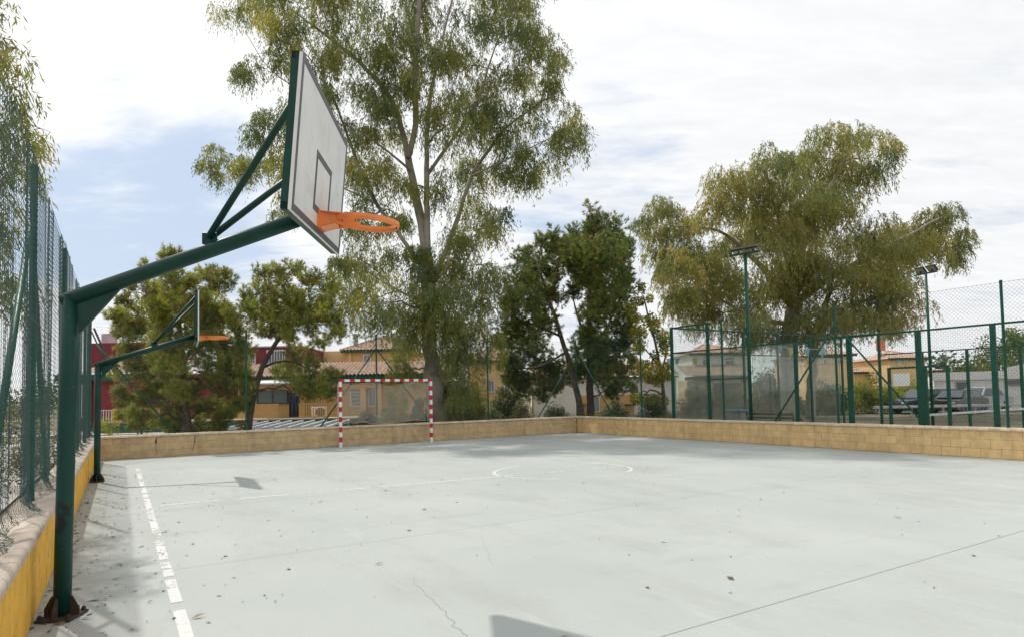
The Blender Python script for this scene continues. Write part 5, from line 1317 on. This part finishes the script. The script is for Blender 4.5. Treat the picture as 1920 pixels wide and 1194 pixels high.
# red flag and small billboard on masts behind the right fence
a = at(1652, 690, 64); m1 = thing('advertising_mast', 'thin mast with salmon red disc behind the right fence', 'mast', (a[0], 64, 0))
MB().tube([(0, 0, 0), (0, 0, Z(640, 64, 1650))], .12, 8).build('pole', GREYM, m1); MB().box((0, -.1, Z(646, 64, 1650)), (.9, .15, 1.2), bev=.2).build('disc', SAL, m1)
a = at(1641, 690, 68); m2 = thing('billboard', 'small blue and white billboard on a post behind the right fence', 'billboard', (a[0], 68, 0))
MB().box((0, 0, Z(676, 68, 1640)), (1.0, .1, .75)).build('panel', M('blue_print', (.35, .38, .55), .6, .25, 2), m2); MB().tube([(0, .1, 0), (0, .1, Z(676, 68, 1640))], .06, 6).build('pole', GREYM, m2)

# ------------------------------------------------------------------ cars
def car(label, px, D, yaw, paint, L_=4.2, H=1.45, W=1.75, van=False):
    c = at(px, 770, D); t = thing('parked_car', label, 'car', (c[0], D, -.03), yaw, 'cars parked behind the mesh court')
    h = L_ / 2
    low = [(-h, .32), (-h + .03, .62), (-h + .12, .80), (-h * .52, .92), (h * .62, .96), (h - .08, .90), (h, .62), (h - .02, .30), (h - .3, .22), (-h + .3, .22)]
    top = [(-h * .52, .92), (-h * .18, H), (h * .45, H + .0), (h * (.90 if van else .74), 1.02), (h * .70, .955)]
    if van: top = [(-h * .55, .92), (-h * .28, H), (h * .80, H - .03), (h * .96, 1.0), (h * .90, .94)]
    def loft(poly, w0, w1, zlo, zhi):
        P = []; n = len(poly)
        for s_, k in ((-1, 0), (-1, 1), (1, 1), (1, 0)):
            for x, z in poly:
                f = (z - zlo) / (zhi - zlo); w = (w0 + (w1 - w0) * f) * (1 if k else .94)
                cx_ = x if k else x * .985; cz = z if k else zlo + (z - zlo) * .98
                P.append((cx_, s_ * (w / 2 if k == 0 else w / 2 - .06) if k else s_ * w / 2 / .94, cz))
        F = [tuple(range(n)), tuple(range(4 * n - 1, 3 * n - 1, -1))]
        for a in range(3):
            for i in range(n): F.append((a * n + i, a * n + (i + 1) % n, (a + 1) * n + (i + 1) % n, (a + 1) * n + i)[::-1])
        return MB().add(P, F)
    b = loft(low, W, W * .97, .22, .96).build('body', paint, t)
    cb = loft(top, W * .94, W * .72, .92, H).build('cabin', paint, t)
    GL = M('car_glass', (.05, .065, .07), .06, .1, 1, spec=.8)
    for s_ in (-1, 1):
        def sp(x, z): f = (z - .92) / (H - .92); return (x, s_ * ((W * .94 + (W * .72 - W * .94) * f) / 2 + .006), z)
        xs = (-h * .42, -h * .16, h * .12) if not van else (-h * .44, -h * .2, h * .12)
        MB().prism([sp(xs[0], .97), sp(xs[2] - .03, .97), sp(xs[2] - .03, H - .09), sp(xs[1], H - .09)], (0, 0, 0), (0, s_ * .004, 0)).build('side_window', GL, cb)
        e = h * .60 if not van else h * .84
        MB().prism([sp(xs[2] + .04, .97), sp(e, 1.0), sp(h * .42 if not van else h * .76, H - .09), sp(xs[2] + .04, H - .09)], (0, 0, 0), (0, s_ * .004, 0)).build('side_window', GL, cb)
        MB().box((h * .985, s_ * W * .40, .78), (.07, .24, .16), bev=.02).build('tail_light', M('tail_red', (.45, .01, .015), .2), b)
        MB().box((-h * .955, s_ * W * .36, .68), (.12, .30, .13), bev=.02).build('headlight', M('head_clear', (.55, .57, .58), .1), b)
        for x in (-h * .62, h * .60):
            wh = MB(); wh.lathe([(.19, -.10), (.30, -.10), (.32, -.06), (.32, .06), (.30, .10), (.19, .10)], 22)
            o = wh.build('wheel', M('tyre', (.02, .02, .02), .8), t); o.matrix_local = Matrix.Translation((x, s_ * (W / 2 - .09), .32)) @ Matrix.Rotation(math.pi / 2, 4, 'X')
            MB().lathe([(0, .07), (.06, .08), (.19, .05), (.19, -.07)], 14).build('rim', GREYM, o)
            if s_ > 0: o.children[0].rotation_euler = (math.pi, 0, 0)
    fa, fb_ = top[0], top[1]
    MB().add([(fa[0] - .0 + .03, -W * .40, fa[1] + .05), (fa[0] + .03, W * .40, fa[1] + .05), (fb_[0] - .06, W * .33, H - .05), (fb_[0] - .06, -W * .33, H - .05)], [(0, 1, 2, 3)]).build('windscreen', GL, cb).location = (-.02, 0, .015)
    ra, rb = top[2], top[3]
    MB().add([(rb[0] - .02, -W * .38, rb[1] + .05), (rb[0] - .02, W * .38, rb[1] + .05), (ra[0] + .06, W * .32, H - .05), (ra[0] + .06, -W * .32, H - .05)], [(3, 2, 1, 0)]).build('rear_window', GL, cb).location = (.02, 0, .015)
    return t
car('dark blue grey estate car parked behind the gate posts', 1738, 40.5, .12, M('blue_grey_paint', (.035, .042, .06), .25, .05, 1, spec=.6), 4.3, 1.52, 1.78, True)
car('black car with red tail light parked right of the gate', 1796, 39.0, .55, M('black_car_paint', (.012, .012, .014), .2, .05, 1, spec=.6), 4.1, 1.42)
car('silver hatchback parked behind the black car', 1838, 42.5, .35, M('silver_paint', (.40, .41, .42), .25, .05, 1, metal=.4), 4.0, 1.55)
kb = at(1800, 766, 36.5)
t = thing('crash_barrier', 'long pale low barrier in front of the parked cars', 'barrier', (kb[0], 36.5, 0), -.05)
MB().box((0, 0, .50), (9.5, .08, .16), bev=.02).build('beam', M('pale_barrier', (.5, .49, .46), .7), t)
for k in range(6): MB().box((-4.4 + k * 1.76, .07, .24), (.10, .08, .5)).build('post', GREYM, t)

# ------------------------------------------------------------------ person on the terrace
def person():
    p = at(552, 785, 38.2); t = thing('person', 'person in dark blue clothes standing in the dark terrace doorway', 'person', (p[0], 38.2, Z(786, 36, 450)), .3)
    V_ = [(0, 0, .95), (0, 0, 1.15), (0, -.01, 1.38), (0, -.02, 1.52), (0, -.03, 1.60), (0, -.03, 1.72), (.10, 0, .90), (.11, -.02, .50), (.11, 0, .08), (.12, -.12, .04), (-.10, 0, .90), (-.11, -.02, .50), (-.11, 0, .08), (-.12, -.12, .04),
          (.18, 0, 1.40), (.24, .02, 1.13), (.22, -.10, .92), (.215, -.13, .84), (-.18, 0, 1.40), (-.24, .02, 1.13), (-.22, -.10, .92), (-.215, -.13, .84)]
    E_ = [(0, 1), (1, 2), (2, 3), (3, 4), (4, 5), (0, 6), (6, 7), (7, 8), (8, 9), (0, 10), (10, 11), (11, 12), (12, 13), (2, 14), (14, 15), (15, 16), (16, 17), (2, 18), (18, 19), (19, 20), (20, 21)]
    Rr = [.13, .125, .14, .055, .085, .085, .085, .065, .045, .035, .085, .065, .045, .035, .06, .045, .032, .028, .06, .045, .032, .028]
    me = bpy.data.meshes.new('body'); me.from_pydata(V_, E_, [])
    m = bpy.data.materials.new('clothes_and_skin'); m.use_nodes = True; N, L = m.node_tree.nodes, m.node_tree.links
    tc = N.new('ShaderNodeTexCoord'); sx = N.new('ShaderNodeSeparateXYZ'); L.new(tc.outputs['Object'], sx.inputs[0])
    r = N.new('ShaderNodeMath'); r.operation = 'GREATER_THAN'; L.new(sx.outputs['Z'], r.inputs[0]); r.inputs[1].default_value = 1.47
    mx = N.new('ShaderNodeMixRGB'); L.new(r.outputs[0], mx.inputs[0]); mx.inputs[1].default_value = (.02, .03, .10, 1); mx.inputs[2].default_value = (.38, .22, .15, 1)
    L.new(mx.outputs[0], N['Principled BSDF'].inputs['Base Color']); me.materials.append(m)
    o = link('body', me, t)
    sk = o.modifiers.new('skin', 'SKIN'); sk.use_smooth_shade = True
    for v, rr in zip(me.skin_vertices[0].data if len(me.skin_vertices) else [], Rr): v.radius = (rr, rr)
    if len(me.skin_vertices): me.skin_vertices[0].data[0].use_root = True
    o.modifiers.new('sub', 'SUBSURF').levels = 1
    MB().lathe([(0, .115), (.06, .10), (.095, .05), (.10, 0), (.09, -.05)], 12, (0, .0, 1.71)).build('hair', M('dark_hair', (.03, .02, .015), .7), t, smooth=True)
person()

# ------------------------------------------------------------------ far belt of trees that reads as one mass
def belt():
    r = np.random.default_rng(77); C = []; R = []
    for px in np.arange(-150, 2080, 24):
        D = r.uniform(78, 96); hz = r.uniform(2.0, 4.2) + 1.5 * math.sin(px * .013) ** 2
        c = at(px, 745, D); C += [(c[0] + r.normal(0, 1), D + r.normal(0, 2), hz * k) for k in (.3, .65, .9)]; R += [r.uniform(1.2, 1.9)] * 3
    Q, tint = crown_broad(np.array(C), np.array(R), r, 90, (.35, .6), (.25, .4))
    quadmesh('far_trees', Q, 4, LEAF_S, None, tint, kind='stuff', label='distant dark belt of trees along the horizon', cat='trees')
belt()

# ------------------------------------------------------------------ fallen leaves on the court
def litter():
    r = np.random.default_rng(15); P = []
    n = 420; u = r.uniform(2.5, 17, n); v = VL + .03 + np.abs(r.gamma(1.1, .55, n)); P.append(np.stack([v, u], 1))
    n = 160; P.append(np.stack([r.uniform(0, 9, n), r.uniform(2, 14, n)], 1))
    n = 40; P.append(np.stack([r.uniform(2, 15, n), r.uniform(2, 20, n)], 1))
    n = 45; P.append(np.array([-.40, 5.9]) + r.normal(0, .09, (n, 2)))
    n = 260; P.append(np.stack([VL + .02 + np.abs(r.normal(0, .07, n)), r.uniform(2.5, 21, n)], 1))
    P = np.concatenate(P); P = P[(P[:, 0] > VL + .02) & (P[:, 0] < VR - .05)]; n = len(P)
    W = P[:, :1] * V + P[:, 1:] * U + np.array([0, 0, 1]) * (.004 + r.random(n)[:, None] * .003)
    a = r.uniform(0, 6.28, n); D = np.stack([np.cos(a), np.sin(a), r.normal(0, .10, n)], 1)
    Ln = np.where(r.random(n) < .12, r.uniform(.06, .11, n), r.uniform(.015, .055, n)); Wd = Ln * r.uniform(.22, .5, n)
    D = unit(D); side = np.stack([-np.sin(a), np.cos(a), r.normal(0, .2, n)], 1) * Wd[:, None] / 2
    mid = W + D * (Ln * .45)[:, None] + np.array([0, 0, .004])
    Q = np.stack([W, mid + side, W + D * Ln[:, None], mid - side], 1)
    m = leafmat('fallen_leaf', [(0, (.05, .04, .03)), (.5, (.15, .11, .055)), (.8, (.24, .17, .05)), (1, (.45, .40, .30))], .1)
    quadmesh('fallen_leaves', Q, 4, m, None, np.clip(r.beta(1.3, 2.2, n), 0, 1), kind='stuff', label='dry fallen leaves scattered over the court', cat='leaves')
litter()
